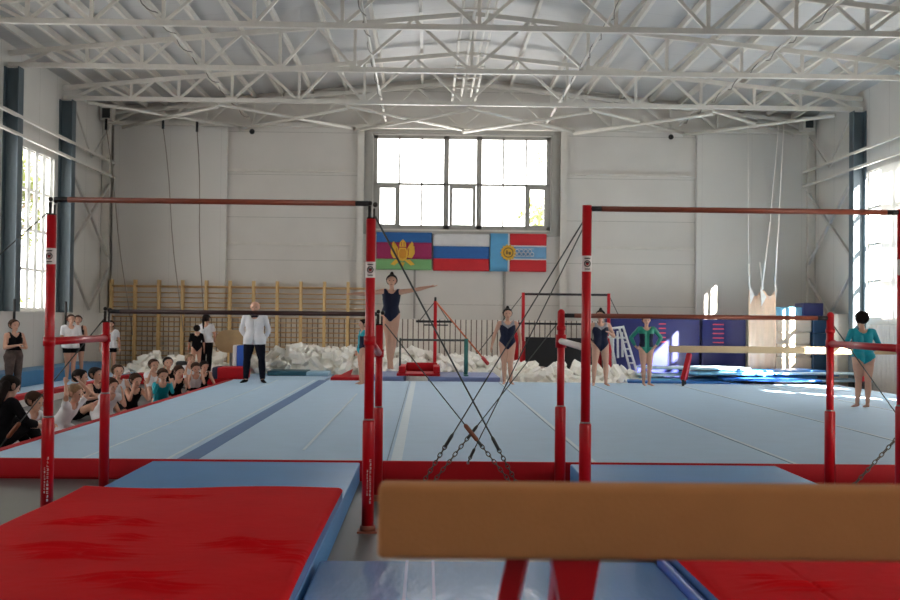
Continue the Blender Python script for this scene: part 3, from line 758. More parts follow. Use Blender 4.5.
for s_ in (-1,1): poly([(s_*5,-4),(s_*5.6,-3.6),(s_*6.4,4),(s_*5.8,4)], .005); poly([(s_*1,6),(s_*1.6,6),(s_*1.6,10),(s_*1,10)], .005)
poly([(-3.5,4.6),(3.5,4.6),(3.5,5.4),(-3.5,5.4)], .005)
e.build('emblem_lines', mat('emblem_red', (168,40,50), .7), t)
x0, x1, z0, z1 = flagbox(434, 490, 234, 271); h = (z1-z0)/3
t = thing('flag', 'white, blue and red tricolour flag in the middle under the high window', 'flag', ((x0+x1)/2, YB-.13, z0), 'flags under the high window')
sheet(t, 'white_stripe', x0, x1, z1-h, z1, m_fl['white'], seed=1, amp=.025); sheet(t, 'blue_stripe', x0, x1, z0+h, z1-h, m_fl['rblue'], seed=1, amp=.025); sheet(t, 'red_stripe', x0, x1, z0, z0+h, m_fl['red'], seed=1, amp=.025)
x0, x1, z0, z1 = flagbox(490.8, 547, 233, 271); h = z1-z0; xa = px(508.5,YB-.13)
t = thing('flag', 'right hand flag with a light blue band and red stripes below the window', 'flag', ((x0+x1)/2, YB-.13, z0), 'flags under the high window')
sheet(t, 'light_blue_band', x0, xa, z0, z1, m_fl['sky'], seed=2); sheet(t, 'white_edge', xa, xa+.05, z0, z1, m_fl['white'], seed=2)
sheet(t, 'red_stripe', xa+.05, x1, z1-h*.31, z1, m_fl['red'], seed=2); sheet(t, 'red_stripe', xa+.05, x1, z0, z0+h*.31, m_fl['red'], seed=2)
sheet(t, 'white_edge', xa+.05, x1, z1-h*.345, z1-h*.31, m_fl['white'], seed=2); sheet(t, 'white_edge', xa+.05, x1, z0+h*.31, z0+h*.345, m_fl['white'], seed=2)
sheet(t, 'light_blue_stripe', xa+.05, x1, z0+h*.345, z1-h*.345, mat('flag_pale', (110,158,196), .7), seed=2)
cx, cz = px(509,YB-.15), pz(252,YB-.15); yy = YB-.165
e = MB(); poly([(8.4*(1 if k%2 else .82)*math.sin(PI*k/14), 8.4*(1 if k%2 else .82)*math.cos(PI*k/14)) for k in range(28)]); e.build('emblem', m_fl['gold'], t)
e = MB().torus((cx,yy-.002,cz), .13, .012, (0,1,0)).box(cx-.06,cx-.02,yy-.006,yy,cz-.05,cz+.06).box(cx+.01,cx+.07,yy-.006,yy,cz-.06,cz+.02).box(cx-.07,cx+.05,yy-.007,yy,cz-.02,cz)
e.build('emblem_lines', mat('emblem_dark', (110,90,60), .7), t)
e = MB(); yy = YB-.16; cxx = px(522,YB-.15)
for k in range(9):                                              # pale scrollwork in the middle stripe
    e.torus((cxx-.18+k*.06, yy, cz+(.04 if k % 2 else -.04)), .05, .008, (0,1,0), n=12, m=4)
e.box(cxx-.25,cxx+.35,yy-.004,yy,cz+.10,cz+.112).box(cxx-.25,cxx+.35,yy-.004,yy,cz-.11,cz-.1)
e.build('scrollwork', m_fl['white'], t)

# ---- right back corner: blue mats, hanging cloth, stacks, ladder
m_navy = mat('royal_blue_vinyl', (28,36,98), .4, var=.06)
for x0, x1, sx, nm in ((606,700,(659,666),'behind the girl with hands on hips'), (702,746,(713,724),'left of the hanging cloth')):
    Y_ = 29.4; A = W(x0,340,Y=Y_).x; B = W(x1,340,Y=Y_).x; z0_, z1_ = W(680,364,Y=Y_).z, W(680,319,Y=Y_).z
    t = thing('crash_mat', f'tall royal blue crash mat standing on edge, {nm}', 'mat', ((A+B)/2, Y_, 0))
    MB().box(A, B, Y_, Y_+.35, .2, z1_, bev=.03).build('cover', m_navy, t)
    MB().box(A, B, Y_-.05, Y_+.4, .0, .2).build('base', m_navy, t)
    g = MB(); p = W(sx[0],322,Y=Y_-.01).x; q_ = W(sx[1],322,Y=Y_-.01).x
    for k in range(5): zz = z1_-.12-k*.12; g.box(p, q_, Y_-.006, Y_+.01, zz-.028, zz)
    g.build('printed_stripes', mat('pink_print', (214,70,90), .5), t)
Y_ = 28.9
A = W(690,366,Y=28).x; B = W(770,366,Y=28).x
tag(MB().box(A, B, 27.6, 28.9, .0, .42, bev=.03).build('pale_mat', mat('pale_cream_vinyl', (214,206,196), .5)), 'pale flat mat in front of the standing royal blue mats', 'mat')
m_lblue = mat('light_blue_vinyl', (120,190,224), .4, var=.05); m_mblue = mat('medium_blue_vinyl', (56,126,204), .4, var=.05); m_pale = mat('pale_blue_vinyl', (196,222,236), .4)
r_ = random.Random(3)
for k in range(12):
    x = 668+r_.random()*150; yv = 26.3+1.2*r_.random(); p = W(x, 375, Y=yv)
    w_, d_2 = r_.uniform(.6,1.3), r_.uniform(.35,.6)
    z_ = .02+.028*k+.02*(k % 3)
    f = MB().box(-w_, w_, -d_2, d_2, 0, .05, bev=.015)
    o = f.build('folding_mat', [m_lblue,m_mblue,m_pale][k % 3]); o.location = (p.x, yv, .1+z_); o.rotation_euler = (0,0,r_.uniform(-.3,.3))
    tag(o, f"{['light','medium','very pale'][k%3]} blue thin mat in the loose pile of flat mats below the beige beam", 'mat', ['light','medium','very pale'][k%3]+' blue thin mats in the pile on the right')
# big loose mats under that pile
A = W(692,382,Y=25.7).x
tag(MB().box(A, 9.4, 25.6, 27.9, 0, .12, bev=.02).build('base_mat', mat('periwinkle_vinyl', (136,164,212), .5)), 'wide blue mat lying under the loose pile of thin mats', 'mat')
# stack of beige blocks
Y_ = 28.6
A = W(776,340,Y=Y_).x; B = W(812,340,Y=Y_).x
zs = [W(790,y,Y=Y_).z for y in (373,357,344,332,319)]
m_beige = mat('beige_vinyl', (222,208,190), .5, var=.04)
nm = ['at the bottom','second from the bottom','third from the bottom','at the top']
for k in range(4):
    tag(MB().box(A+.03*(k % 2), B-.02*(k % 3), Y_, Y_+1.1, max(zs[k],0) if k else 0, zs[k+1]-.005, bev=.03).build('beige_block', m_beige), f'beige padded block {nm[k]} of the stack right of the hanging cloth', 'padded block', 'beige blocks in the stack')
tag(MB().box(A, W(803,310,Y=Y_).x, Y_, Y_+1.0, zs[4], W(790,307,Y=Y_).z, bev=.03).build('blue_block', m_lblue), 'light blue padded block on top of the beige stack', 'padded block')
m_teal = mat('dark_teal_vinyl', (32,70,104), .5); A2 = W(812.5,340,Y=Y_-.1).x; B2 = W(833,340,Y=Y_-.1).x
zz = [0]+[W(820,y,Y=Y_-.1).z for y in (352,333,316)]
for k in range(3):
    tag(MB().box(A2+.02, B2, Y_-.1, Y_+.9, zz[k], zz[k+1]-.005, bev=.03).build('teal_block', m_teal), f"dark teal padded block {['at the bottom','in the middle','at the top'][k]} of the stack beside the beige one", 'padded block', 'dark teal blocks in the stack')
A3 = W(803.5,310,Y=Y_-.1).x; B3 = W(823.5,310,Y=Y_-.1).x
tag(MB().box(A3, B3, Y_-.1, Y_+.6, max(zz[3], zs[4])+.003, W(812,303,Y=Y_-.1).z, bev=.02).build('navy_box', m_navy), 'navy box on top of the stacks near the right corner', 'box')
# locker
Yk = 27.6; A = W(838,340,Y=Yk).x; B = min(W(853,340,Y=Yk).x, XR-.02)
t = thing('locker', 'narrow beige cabinet standing below the right column', 'cabinet', ((A+B)/2, Yk+.3, 0))
MB().box(A, B, Yk+.02, Yk+.6, 0, W(845,314,Y=Yk).z, bev=.01).build('body', m_beige, t)
d_ = MB().box(A+.02, B-.02, Yk, Yk+.02, .06, W(845,316,Y=Yk).z).build('door', m_beige, t)
MB().box(A+.06, A+.09, Yk-.02, Yk, .9, 1.05).build('handle', m_black, d_)
# hanging cloth
Yc = 27.6; m_peach = mat('peach_cloth', (226,190,160), .8, var=.05, bump=.4, bscale=6, stretch=(3,3,.5)); m_cl = mat('white_cloth', (238,232,224), .8)
t = thing('hanging_cloth', 'tall peach cloth hung on white ropes in front of the beige blocks', 'cloth', (W(762,366,Y=Yc).x, Yc, .4))
A = W(749,300,Y=Yc); B = W(776,300,Y=Yc); ztop = W(762,290,Y=Yc).z; n = 30; vs = []; fs = []
for j in range(15):
    for i in range(n+1):
        u = i/n; z = ztop+(.42-ztop)*j/14+(.16*math.sin(u*PI*2)**2*(-1) if j == 0 else 0)
        vs.append((A.x+(B.x-A.x)*u+.02*(j/14)*(u-.5), Yc+.016*math.sin(u*19)*(1-.5*j/14)+.02*math.sin(u*7+j*.5), z))
for j in range(14):
    for i in range(n): a = j*(n+1)+i; fs.append((a,a+1,a+n+2,a+n+1))
o = MB().add(vs, fs, 0, True).build('cloth', m_peach, t); s_ = o.modifiers.new('thickness','SOLIDIFY'); s_.thickness = .01
for x, yt, dx in ((749.5,285,5),(760.5,287,6),(774.5,280,3)):
    p = W(x, yt, Y=Yc-.06); q = W(x+dx, yt+10, Y=Yc-.06); r2 = W(x+1, yt+19, Y=Yc-.06)
    MB().prism([tuple(p), tuple(q), tuple(r2)], (0,.02,0)).build('tied_corner', m_cl, t)
for (xa, ya, xb, yb) in ((749.5,286,748.5,264),(762,290,770,222),(763,289,759.5,262),(775,284,779,214)):
    MB().tube([W(xa,ya,Y=Yc-.05), W(xb,yb,Y=Yc)], .018, 6).build('rope', m_cl, t)
MB().tube([W(770,222,Y=Yc), W(779,122,Y=Yc)], .008, 5).build('rope', m_cl, t); MB().tube([W(779,214,Y=Yc), W(784,122,Y=Yc)], .008, 5).build('rope', m_cl, t); MB().tube([W(748.5,264,Y=Yc), W(748,122,Y=Yc)], .006, 5).build('rope', m_cl, t)
# ladder frame
Yd = 28.9; m_al = mat('white_metal_tube', (214,216,216), .35)
t = thing('step_frame', 'white metal A shaped ladder in front of the royal blue mats', 'ladder', (W(625,370,Y=Yd).x, Yd, 0))
def L(xa, ya, xb, yb, Ya, Yb, r=.03, nm='rail'): MB().tube([W(xa,ya,Y=Ya), W(xb,yb,Y=Yb)], r, 8).build(nm, m_al, t)
L(623,326,637,372,Yd,Yd-.35); L(619,327,631,373,Yd+.05,Yd-.3) ; L(609,330,617,372,Yd+.1,Yd+.1); L(613,331,613,366,Yd,Yd); L(617.5,331,618,358,Yd,Yd); L(622,332,622.5,357,Yd,Yd)
L(606,329,624,327,Yd,Yd,.03,'top_rail'); L(608,337,627,338,Yd,Yd,.028,'step')
for k in range(4): y_ = 342+k*7; L(624+k*1.9, y_, 628+k*1.9, y_, Yd-.1-.06*k, Yd-.1-.06*k, .02, 'step')

# ---- left side mats
t = thing('tumbling_track', 'long pale blue tumbling track with red edge along the left wall', 'mat', (-7.7, 20, 0))
MB().box(-7.94, -7.3, 12, 28.5, 0, .2).build('track_top', m_carpet, t)
MB().box(-7.3, -7.1, 12, 28.5, 0, .205, bev=.01).build('red_edge', m_red, t)
MB().box(-7.1, -7.06, 12, 28.5, 0, .12).build('white_edge', m_label, t)
tag(MB().box(-8.58, -7.95, 17, 27.6, .0, .5, bev=.03).build('thick_mat', mat('turquoise_vinyl', (34,112,158), .45, var=.06)), 'thick turquoise blue mat lying along the left wall behind the tumbling track', 'mat')
tag(MB().box(-7.0,-4.75,26.7,27.3,.0,.25,bev=.03).build('red_beam_pad', m_red), 'low red pad across the channel in front of the left foam heap', 'pad')

# ---- foam heaps
m_foam = mat('white_foam', (246,243,235), .85, var=.05)
prof = [(128,366),(135,361),(150,353),(180,356),(200,350),(220,351),(232,356),(262,356),(270,351),(295,345),(315,343),(335,347),(350,345),(372,348),(395,348),(410,347),(425,351),(440,354),(465,353),(490,357),(505,360),(518,362),(538,360),(566,361),(590,362),(608,363),(634,364),(648,372),(664,376),(680,381)]
crest = lambda x: 28.9 if x < 1.9 else 27.9
front = lambda x: 27.5 if x < -4.6 else (28.3 if x < -2.2 else (27.5 if x < -1.9 else (28.0 if x < 1.9 else 26.3)))
hx = []; hz = []
for p in prof:
    w_ = W(p[0], p[1]+1.0, Y=28.9 if p[0] < 500 else 27.9); hx.append(w_.x); hz.append(w_.z-.12)
def heap_z(x, y):
    h = np.interp(x, hx, hz); c = crest(x); f0 = front(x)
    u = (y-f0)/(c-f0) if y < c else (30.6-y)/(30.6-c)
    return max(.0, h*min(1, max(0, u))**.6)
f = MB(); nx, ny = 150, 26; xs = np.linspace(hx[0]-.2, hx[-1]+.2, nx); ys = np.linspace(26.2, 30.5, ny)
keep = lambda x: True
for j in range(ny):
    for i in range(nx): f.v.append(Vector((xs[i], ys[j], (heap_z(xs[i], ys[j])-.08+rng.uniform(-.05,.05)) if heap_z(xs[i], ys[j]) > .1 else -.02)))
for j in range(ny-1):
    for i in range(nx-1): k = j*nx+i; f.f.append((k,k+1,k+nx+1,k+nx)); f.mi.append(0); f.sm.append(False)
tag(f.build('foam_heap', m_foam), 'heap of white foam pieces lying under the loose blocks behind the floor', 'foam', kind='stuff')
proto = []
for k in range(6):
    bm = bmesh.new(); bmesh.ops.create_cube(bm, size=1)
    sc_ = (rng.uniform(.22,.4), rng.uniform(.16,.3), rng.uniform(.08,.2))
    for v in bm.verts: v.co = Vector((v.co.x*sc_[0]*rng.uniform(.8,1.1), v.co.y*sc_[1]*rng.uniform(.8,1.1), v.co.z*sc_[2]*rng.uniform(.8,1.15)))
    bmesh.ops.bevel(bm, geom=bm.edges[:], offset=.012, segments=1, affect='EDGES')
    me = bpy.data.meshes.new('foam_block'); bm.to_mesh(me); bm.free(); me.materials.append(m_foam); proto.append(me)
cnt = 0; tries = 0
while cnt < 285 and tries < 4000:
    tries += 1
    x = rng.uniform(hx[0], hx[-1]); y = front(x)+.1+(crest(x)-front(x)+.1)*rng.uniform(0,1)**.9
    o = bpy.data.objects.new('foam_block', proto[cnt % 6]); COL.objects.link(o)
    o.location = (x, y, heap_z(x, y)+rng.uniform(-.02,.1)); o.rotation_euler = tuple(rng.uniform(-.9,.9,3)*np.array([1,1,3.5]))
    side = 'between the man and the leaping girl' if -4 < x < -1 else ('left of the man' if x < -4 else ('behind the girls in the middle' if x < 3.4 else 'behind the girls on the right'))
    tag(o, f'loose white foam block in the heap {side}', 'foam block', 'foam blocks '+side); cnt += 1
# ------------------------------------------------------------------ people
m_skin = mat('skin', (206,158,134), .55, var=.03); m_skin.node_tree.nodes['Principled BSDF'].inputs['Subsurface Weight'].default_value = .05
m_lip = mat('lips', (150,84,78), .5); m_eye = mat('dark_eye', (36,28,26), .3)
HAIRS = dict(dark=mat('dark_brown_hair', (30,22,19), .8, var=.2, scale=30, spec=.15), brown=mat('brown_hair', (60,40,29), .8, var=.2, scale=30, spec=.15), fair=mat('fair_hair', (140,108,76), .6, var=.2, scale=30))
CL = dict(navy=mat('navy_leotard', (20,25,50), .6, var=.1, spec=.25), silver=mat('silver_mesh', (150,146,150), .45, var=.15, scale=40), teal=mat('teal_leotard', (20,150,164), .5, var=.12, spec=.3), green=mat('sea_green_leotard', (16,128,104), .5, var=.12),
          white=mat('white_cotton', (222,220,222), .8), black=mat('black_cotton', (15,14,17), .9, spec=.15), dark=mat('dark_trousers', (22,24,36), .9, spec=.15), grey=mat('patterned_leggings', (86,70,64), .8, var=.35, scale=14), red=mat('red_cotton', (190,40,60), .8))
NAVYT = CL['navy']

def V3(*a): return np.array(a, float)
def unit(v): v = np.array(v, float); return v/np.linalg.norm(v)
def capsule(p, r0, q, r1, n=10):
    """closed tapered capsule as verts, faces"""
    p = np.array(p, float); q = np.array(q, float); d = q-p; L = np.linalg.norm(d)
    d = d/L if L > 1e-6 else V3(0,0,1)
    x = np.cross(d, V3(0,0,1) if abs(d[2]) < .9 else V3(0,1,0)); x /= np.linalg.norm(x); y = np.cross(d, x)
    vs = [p-d*r0]; rings = []
    for a in (-60,-30,0): rings.append((p+d*r0*math.sin(math.radians(a)), r0*math.cos(math.radians(a))))
    for a in (0,30,60): rings.append((q+d*r1*math.sin(math.radians(a)), r1*math.cos(math.radians(a))))
    for c, r in rings:
        for k in range(n): t = 2*PI*k/n; vs.append(c+(x*math.cos(t)+y*math.sin(t))*r)
    vs.append(q+d*r1); fs = []; m = len(rings)
    for k in range(n): fs.append((0, 1+(k+1)%n, 1+k))
    for i in range(m-1):
        for k in range(n): a = 1+i*n; fs.append((a+k, a+(k+1)%n, a+n+(k+1)%n, a+n+k))
    e = len(vs)-1; a = 1+(m-1)*n
    for k in range(n): fs.append((a+k, a+(k+1)%n, e))
    return vs, fs

STAND = dict(pel=None, lean=(0,0,1), tha=(-.03,0,-1), sha=(.0,.03,-1), fta=(-.3,-1,-.25), thb=(.03,0,-1), shb=(0,.03,-1), ftb=(.3,-1,-.25),
             uaa=(-.28,0,-1), faa=(-.1,-.12,-1), uab=(.28,0,-1), fab=(.1,-.12,-1), head=(0,0,1), look=(0,-1,0), haa=None, hab=None, curl=.35)

def person(name, label, loc, rotz, H, pose, outfit, hair='dark', hairdo='bun', vox=.0105, wide=1.0, face=True, headk=1.12, group=None, fingers=True):
    P = dict(STAND); P.update(pose)
    caps = []   # p, r0, q, r1, tag
    def C(p, r0, q, r1, t): caps.append((np.array(p,float), r0, np.array(q,float), r1, t))
    up = unit(P['lean']); side = V3(1,0,0)-up*up[0]; side = unit(side)
    if 'side' in P: side = unit(np.array(P['side'],float)-up*np.dot(up, P['side']))
    fwd = unit(np.cross(up, side))*1.0
    if fwd[1] > 0 and 'side' not in P: fwd = fwd
    fwd = unit(np.cross(side, up))*-1 if np.dot(np.cross(side, up), V3(0,-1,0)) < 0 and 'side' not in P else unit(np.cross(side, up))
    pel = np.array(P['pel'], float)*1.0 if P['pel'] is not None else V3(0,0,.525)
    pel = pel*H
    w = wide
    def T(s_, u, f_): return pel+side*s_*H+up*u*H+fwd*f_*H
    for sg in (-1, 1):
        C(T(sg*.048*w,.0,.0), .066*H*w, T(sg*.030*w,.10,0), .054*H*w, 'torso')
        C(T(sg*.030*w,.10,0), .054*H*w, T(sg*.044*w,.20,.005), .058*H*w, 'torso')
        C(T(sg*.044*w,.20,.005), .058*H*w, T(sg*.07*w,.268,.0), .038*H, 'torso')
        C(T(sg*.07*w,.268,0), .036*H, T(sg*.098*w,.270,0), .031*H, 'torso')
        C(T(sg*.052*w,-.005,-.02), .062*H*w, T(sg*.05*w,-.03,-.025), .056*H*w, 'torso')
    C(T(0,.25,0), .05*H, T(0,.288,-.003), .03*H, 'torso')
    nk = T(0,.285,-.003); hup = unit(P['head']); look = unit(np.array(P['look'],float)-hup*np.dot(hup, P['look']))
    hs = np.cross(look, hup); k = headk
    nt_ = nk+hup*.034*H; C(nk, .029*H, nt_, .028*H, 'neck')
    hc = nt_+hup*.062*H*k
    def Hd(s_, u, f_): return hc+(hs*s_+hup*u+look*f_)*H*k
    C(Hd(0,.014,-.016), .052*H*k, Hd(0,.012,.010), .049*H*k, 'head')
    C(Hd(0,-.005,.012), .044*H*k, Hd(0,-.046,.028), .024*H*k, 'head')
    C(Hd(0,-.002,.056), .005*H*k, Hd(0,-.019,.064), .0085*H*k, 'head')
    C(Hd(-.016,.006,.048), .007*H*k, Hd(.016,.006,.048), .007*H*k, 'head')
    for sg in (-1,1): C(Hd(sg*.047,-.012,-.002), .006*H*k, Hd(sg*.05,.008,-.008), .009*H*k, 'ear')
    hands = []
    for sg, t in ((-1,'a'), (1,'b')):
        hip = T(sg*.052*w,-.015,0); kn = hip+unit(P['th'+t])*.245*H; an = kn+unit(P['sh'+t])*.235*H
        C(hip, .058*H*w, hip+(kn-hip)*.45, .050*H*w, 'thigh'+t); C(hip+(kn-hip)*.45, .050*H*w, kn, .034*H, 'thigh'+t)
        C(kn, .034*H, kn+(an-kn)*.32+fwd*-.006*H, .035*H, 'shin'+t); C(kn+(an-kn)*.32+fwd*-.006*H, .035*H, an, .020*H, 'shin'+t)
        fd = unit(P['ft'+t]); fs_ = unit(np.cross(fd, V3(0,0,1)) if abs(fd[2]) < .95 else side)
        he = an-fd*.022*H+unit(an-kn)*.012*H
        C(an, .021*H, he, .018*H, 'foot'+t); C(he, .017*H, an+fd*.06*H+unit(an-kn)*.008*H, .015*H, 'foot'+t)
        for o in (-.010,.008): C(an+fd*.03*H+unit(an-kn)*.008*H, .017*H, an+fd*.098*H+fs_*o*H+unit(an-kn)*.016*H, .0105*H, 'foot'+t)
        sh = T(sg*.104*w,.268,0); el = sh+unit(P['ua'+t])*.165*H*P.get('arm',1); wr_ = el+unit(P['fa'+t])*.145*H*P.get('arm',1)
        C(sh, .033*H, sh+(el-sh)*.4, .029*H, 'uarm'+t); C(sh+(el-sh)*.4, .029*H, el, .024*H, 'uarm'+t)
        C(el, .025*H, el+(wr_-el)*.3, .0255*H, 'farm'+t); C(el+(wr_-el)*.3, .0255*H, wr_, .0165*H, 'farm'+t)
        hd = unit(P['ha'+t]) if P['ha'+t] is not None else unit(P['fa'+t])
        # across-palm direction: mostly front to back when the arm hangs
        ac = fwd-hd*np.dot(fwd, hd); ac = unit(ac) if np.linalg.norm(ac) > .3 else unit(hup-hd*np.dot(hup, hd))
        nrm = np.cross(hd, ac)*sg; nrm = unit(nrm)
        if np.dot(nrm, side)*sg > 0: nrm = -nrm          # the palm looks inwards
        pb = wr_+hd*.05*H
        for o in (-.016,-.005,.006,.016): C(wr_+ac*o*.5*H+hd*.008*H, .0115*H, pb+ac*o*H, .0095*H, 'hand'+t)
        if fingers:
            for o, l in ((-.018,.034),(-.006,.041),(.006,.045),(.018,.040)):
                a0 = pb+ac*o*H; cu = P['curl']; a1 = a0+unit(hd+nrm*cu*.5)*l*.55*H; a2 = a1+unit(hd+nrm*cu*1.6)*l*.5*H
                C(a0, .0062*H, a1, .0058*H, 'hand'+t); C(a1, .0058*H, a2, .0050*H, 'hand'+t)
            b0 = wr_+hd*.014*H+ac*.012*H; b1 = b0+unit(hd*.6+ac*.75+nrm*.3)*.032*H; b2 = b1+unit(hd+ac*.25+nrm*.3)*.024*H
            C(b0, .0085*H, b1, .0068*H, 'hand'+t); C(b1, .0068*H, b2, .0055*H, 'hand'+t)
        hands.append((wr_, pb, hd))
    vs = []; fs = []
    for p, r0, q, r1, t in caps:
        v, f = capsule(p, r0, q, r1, 12); o = len(vs); vs += v; fs += [tuple(i+o for i in ff) for ff in f]
    me = bpy.data.meshes.new('tmp'); me.from_pydata([tuple(v) for v in vs], [], fs)
    ob = bpy.data.objects.new('tmp', me); COL.objects.link(ob)
    md = ob.modifiers.new('r', 'REMESH'); md.mode = 'VOXEL'; md.voxel_size = vox; md.use_smooth_shade = True
    dg = bpy.context.evaluated_depsgraph_get(); ev = ob.evaluated_get(dg)
    m2 = bpy.data.meshes.new_from_object(ev)
    bpy.data.objects.remove(ob); bpy.data.meshes.remove(me)
    n = len(m2.vertices); co = np.empty(n*3); m2.vertices.foreach_get('co', co); co = co.reshape(-1,3)
    # nearest limb and place along it for every point of the surface
    best = np.full(n, 1e9); bid = np.zeros(n, int); bt = np.zeros(n)
    for i, (p, r0, q, r1, t) in enumerate(caps):
        d = q-p; L2 = max(np.dot(d,d), 1e-9); tt = np.clip(((co-p)@d)/L2, 0, 1)
        dist = np.linalg.norm(co-p-tt[:,None]*d, axis=1)-(r0+(r1-r0)*tt)
        mm = dist < best; best[mm] = dist[mm]; bid[mm] = i; bt[mm] = tt[mm]
    tags = np.array([c[4] for c in caps])[bid]
    # soft blends at the joints, hands and face left crisp
    ed = np.empty(len(m2.edges)*2, int); m2.edges.foreach_get('vertices', ed); ed = ed.reshape(-1,2)
    wgt = np.where(np.char.startswith(tags.astype(str), 'hand') | (tags == 'ear'), .15, np.where(tags == 'head', .25, .6))
    for _ in range(7):
        sm = np.zeros_like(co); ct = np.zeros(n)
        np.add.at(sm, ed[:,0], co[ed[:,1]]); np.add.at(sm, ed[:,1], co[ed[:,0]]); np.add.at(ct, ed[:,0], 1); np.add.at(ct, ed[:,1], 1)
        co = co+(sm/np.maximum(ct,1)[:,None]-co)*wgt[:,None]
    m2.vertices.foreach_set('co', co.ravel()); m2.update()
    nr = np.empty(n*3); m2.vertices.foreach_get('normal', nr); nr = nr.reshape(-1,3)
    polys = [tuple(p.vertices) for p in m2.polygons]; pv = np.array([p if len(p) == 4 else p+(p[-1],) for p in polys])
    m2.materials.clear(); m2.materials.append(m_skin); m2.name = 'body'
    root = thing(name, label, 'person', loc, group); root.rotation_euler = (0,0,rotz)
    body = bpy.data.objects.new('body', m2); COL.objects.link(body); body.parent = root
    rel = co-pel; hU = rel@up/H; hS = np.abs(rel@side)/H; hF = rel@fwd/H
    gp = np.array([(c[0], c[2]) for c in caps])
    # overall share along each limb (0 at the trunk, 1 at the end)
    share = np.zeros(n)
    for pre, L_ in (('thigh',.245),('shin',.235),('uarm',.165),('farm',.145)):
        for t in 'ab':
            ids = [i for i,c in enumerate(caps) if c[4] == pre+t]; a0 = caps[ids[0]][0]; a1 = caps[ids[-1]][2]
            m_ = tags == pre+t; share[m_] = np.clip(((co[m_]-a0)@(a1-a0))/np.dot(a1-a0,a1-a0), 0, 1)
    tg = tags.astype(str)
    isT = tg == 'torso'; st = lambda s_: np.char.startswith(tg, s_)
    def shell(nm, mask, off, mats_, mi=None, extra=None, lab=None, smooth=0):
        fm = mask[pv].all(axis=1); ids = np.unique(pv[fm]); 
        if len(ids) < 4: return None
        remap = -np.ones(n, int); remap[ids] = np.arange(len(ids))
        offv = off if np.isscalar(off) else off[ids][:,None]
        pos = co[ids]+nr[ids]*offv
        fcs = [tuple(int(remap[v]) for v in polys[i]) for i in np.nonzero(fm)[0]]
        mis = [int(mi[pv[i]].max()) for i in np.nonzero(fm)[0]] if mi is not None else [0]*len(fcs)
        if extra:
            for v_, f_ in extra:
                o = len(pos); pos = np.vstack([pos, v_]); fcs += [tuple(i+o for i in ff) for ff in f_]; mis += [0]*len(f_)
        m3 = bpy.data.meshes.new(nm); m3.from_pydata(pos.tolist(), [], fcs)
        for x in mats_: m3.materials.append(x)
        m3.polygons.foreach_set('material_index', mis); m3.polygons.foreach_set('use_smooth', [True]*len(fcs)); m3.update()
        o = bpy.data.objects.new(nm, m3); COL.objects.link(o); o.parent = root
        s_ = o.modifiers.new('thickness', 'SOLIDIFY'); s_.thickness = .004; s_.offset = -1
        if lab: o['label'] = lab
        return o
    neckline = (hU < .248+14*hS**2)
    for g in outfit:
        k_ = g[0]
        if k_ == 'leotard':
            _, m1, m2_, sl = g      # main, second material, sleeve kind
            mask = ((isT | st('thigh')) & (hU > -.075+P.get('cut',1.15)*np.maximum(0, hS-.012)) & neckline & (hU < .30))
            if sl == 'long': mask |= st('uarm') | (st('farm') & (share < .92))
            elif sl == 'half': mask |= st('uarm')
            else: mask &= ~((hU > .245) & (hS > .088))
            mi = np.zeros(n, int)
            if m2_ is not None:
                if sl == 'none': mi[(hU > .200+.75*np.minimum(hS,.06)) & isT] = 1
                else: mi[isT & (hS > .035) & (hU < .2) & (hU > .02)] = 1
            shell('leotard', mask, .005, [m1, m2_ or m1], mi)
        elif k_ == 'tshirt':
            mask = (isT & (hU > g[2]) & neckline) | (st('uarm') & (share < g[3])) | (st('farm') & (share < g[3]-1)) | (st('thigh') & (hU > g[2]))
            loose = .012+.018*np.clip((.16-hU)/.2, 0, 1)
            shell('shirt', mask, np.where(isT | st('thigh'), loose, .012), [g[1]])
        elif k_ == 'shorts': shell('shorts', (isT & (hU < .085)) | (st('thigh') & (share < g[2])), .010, [g[1]])
        elif k_ == 'trousers': shell('trousers', (isT & (hU < .085)) | st('thigh') | (st('shin') & (share < .97)), np.where(st('shin'), .02, .013), [g[1]])
        elif k_ == 'shoes':
            for t in 'ab': shell('shoe', tg == 'foot'+t, .007, [g[1]])
        elif k_ == 'vest': shell('vest', (isT & (hU > g[2]) & neckline & ~((hU > .235) & (hS > .08))), .008, [g[1]])
        elif k_ == 'collar': shell('collar', (isT & (hU > .262) & (hU < .30) & (hS < .06)) | ((tg == 'neck') & (hU < .295)), .012, [g[1]])
    # hair
    r_ = (co-hc)/(H*k); hu = r_@hup; hf = r_@look
    isH = (tg == 'head') | (tg == 'ear')
    hm = isH & (hf < .024+.62*(hu-.002)) & ((hu > -.03) | (hf < -.02)) & ~((tg == 'ear') & (hu < .012))
    ex = []
    hmat = HAIRS[hair]
    if hairdo == 'bun':
        c_ = hc+(hup*.072-look*.012)*H*k; ex.append(capsule(c_-hup*.008*H, .024*H*k, c_+hup*.010*H, .017*H*k, 12))
    elif hairdo == 'lowbun':
        c_ = hc+(hup*.03-look*.07)*H*k; ex.append(capsule(c_, .022*H*k, c_+hup*.005*H, .022*H*k, 12))
    elif hairdo == 'pony':
        a_ = hc+(hup*.04-look*.066)*H*k; b_ = a_-hup*.06*H-look*.035*H; c_ = b_-hup*.15*H+look*.01*H
        ex += [capsule(a_, .016*H, b_, .024*H, 12), capsule(b_, .024*H, c_, .010*H, 12)]
    elif hairdo == 'long':
        for sg in (-1,0,1):
            a_ = hc+(hup*.0-look*.045+hs*sg*.03)*H*k; c_ = a_-up*.24*H-fwd*.02*H+side*sg*.01*H; ex.append(capsule(a_, .034*H, c_, .026*H, 12))
    if hairdo != 'bald': shell('hair', hm, .013 if hairdo != 'short' else .016, [hmat], extra=ex)
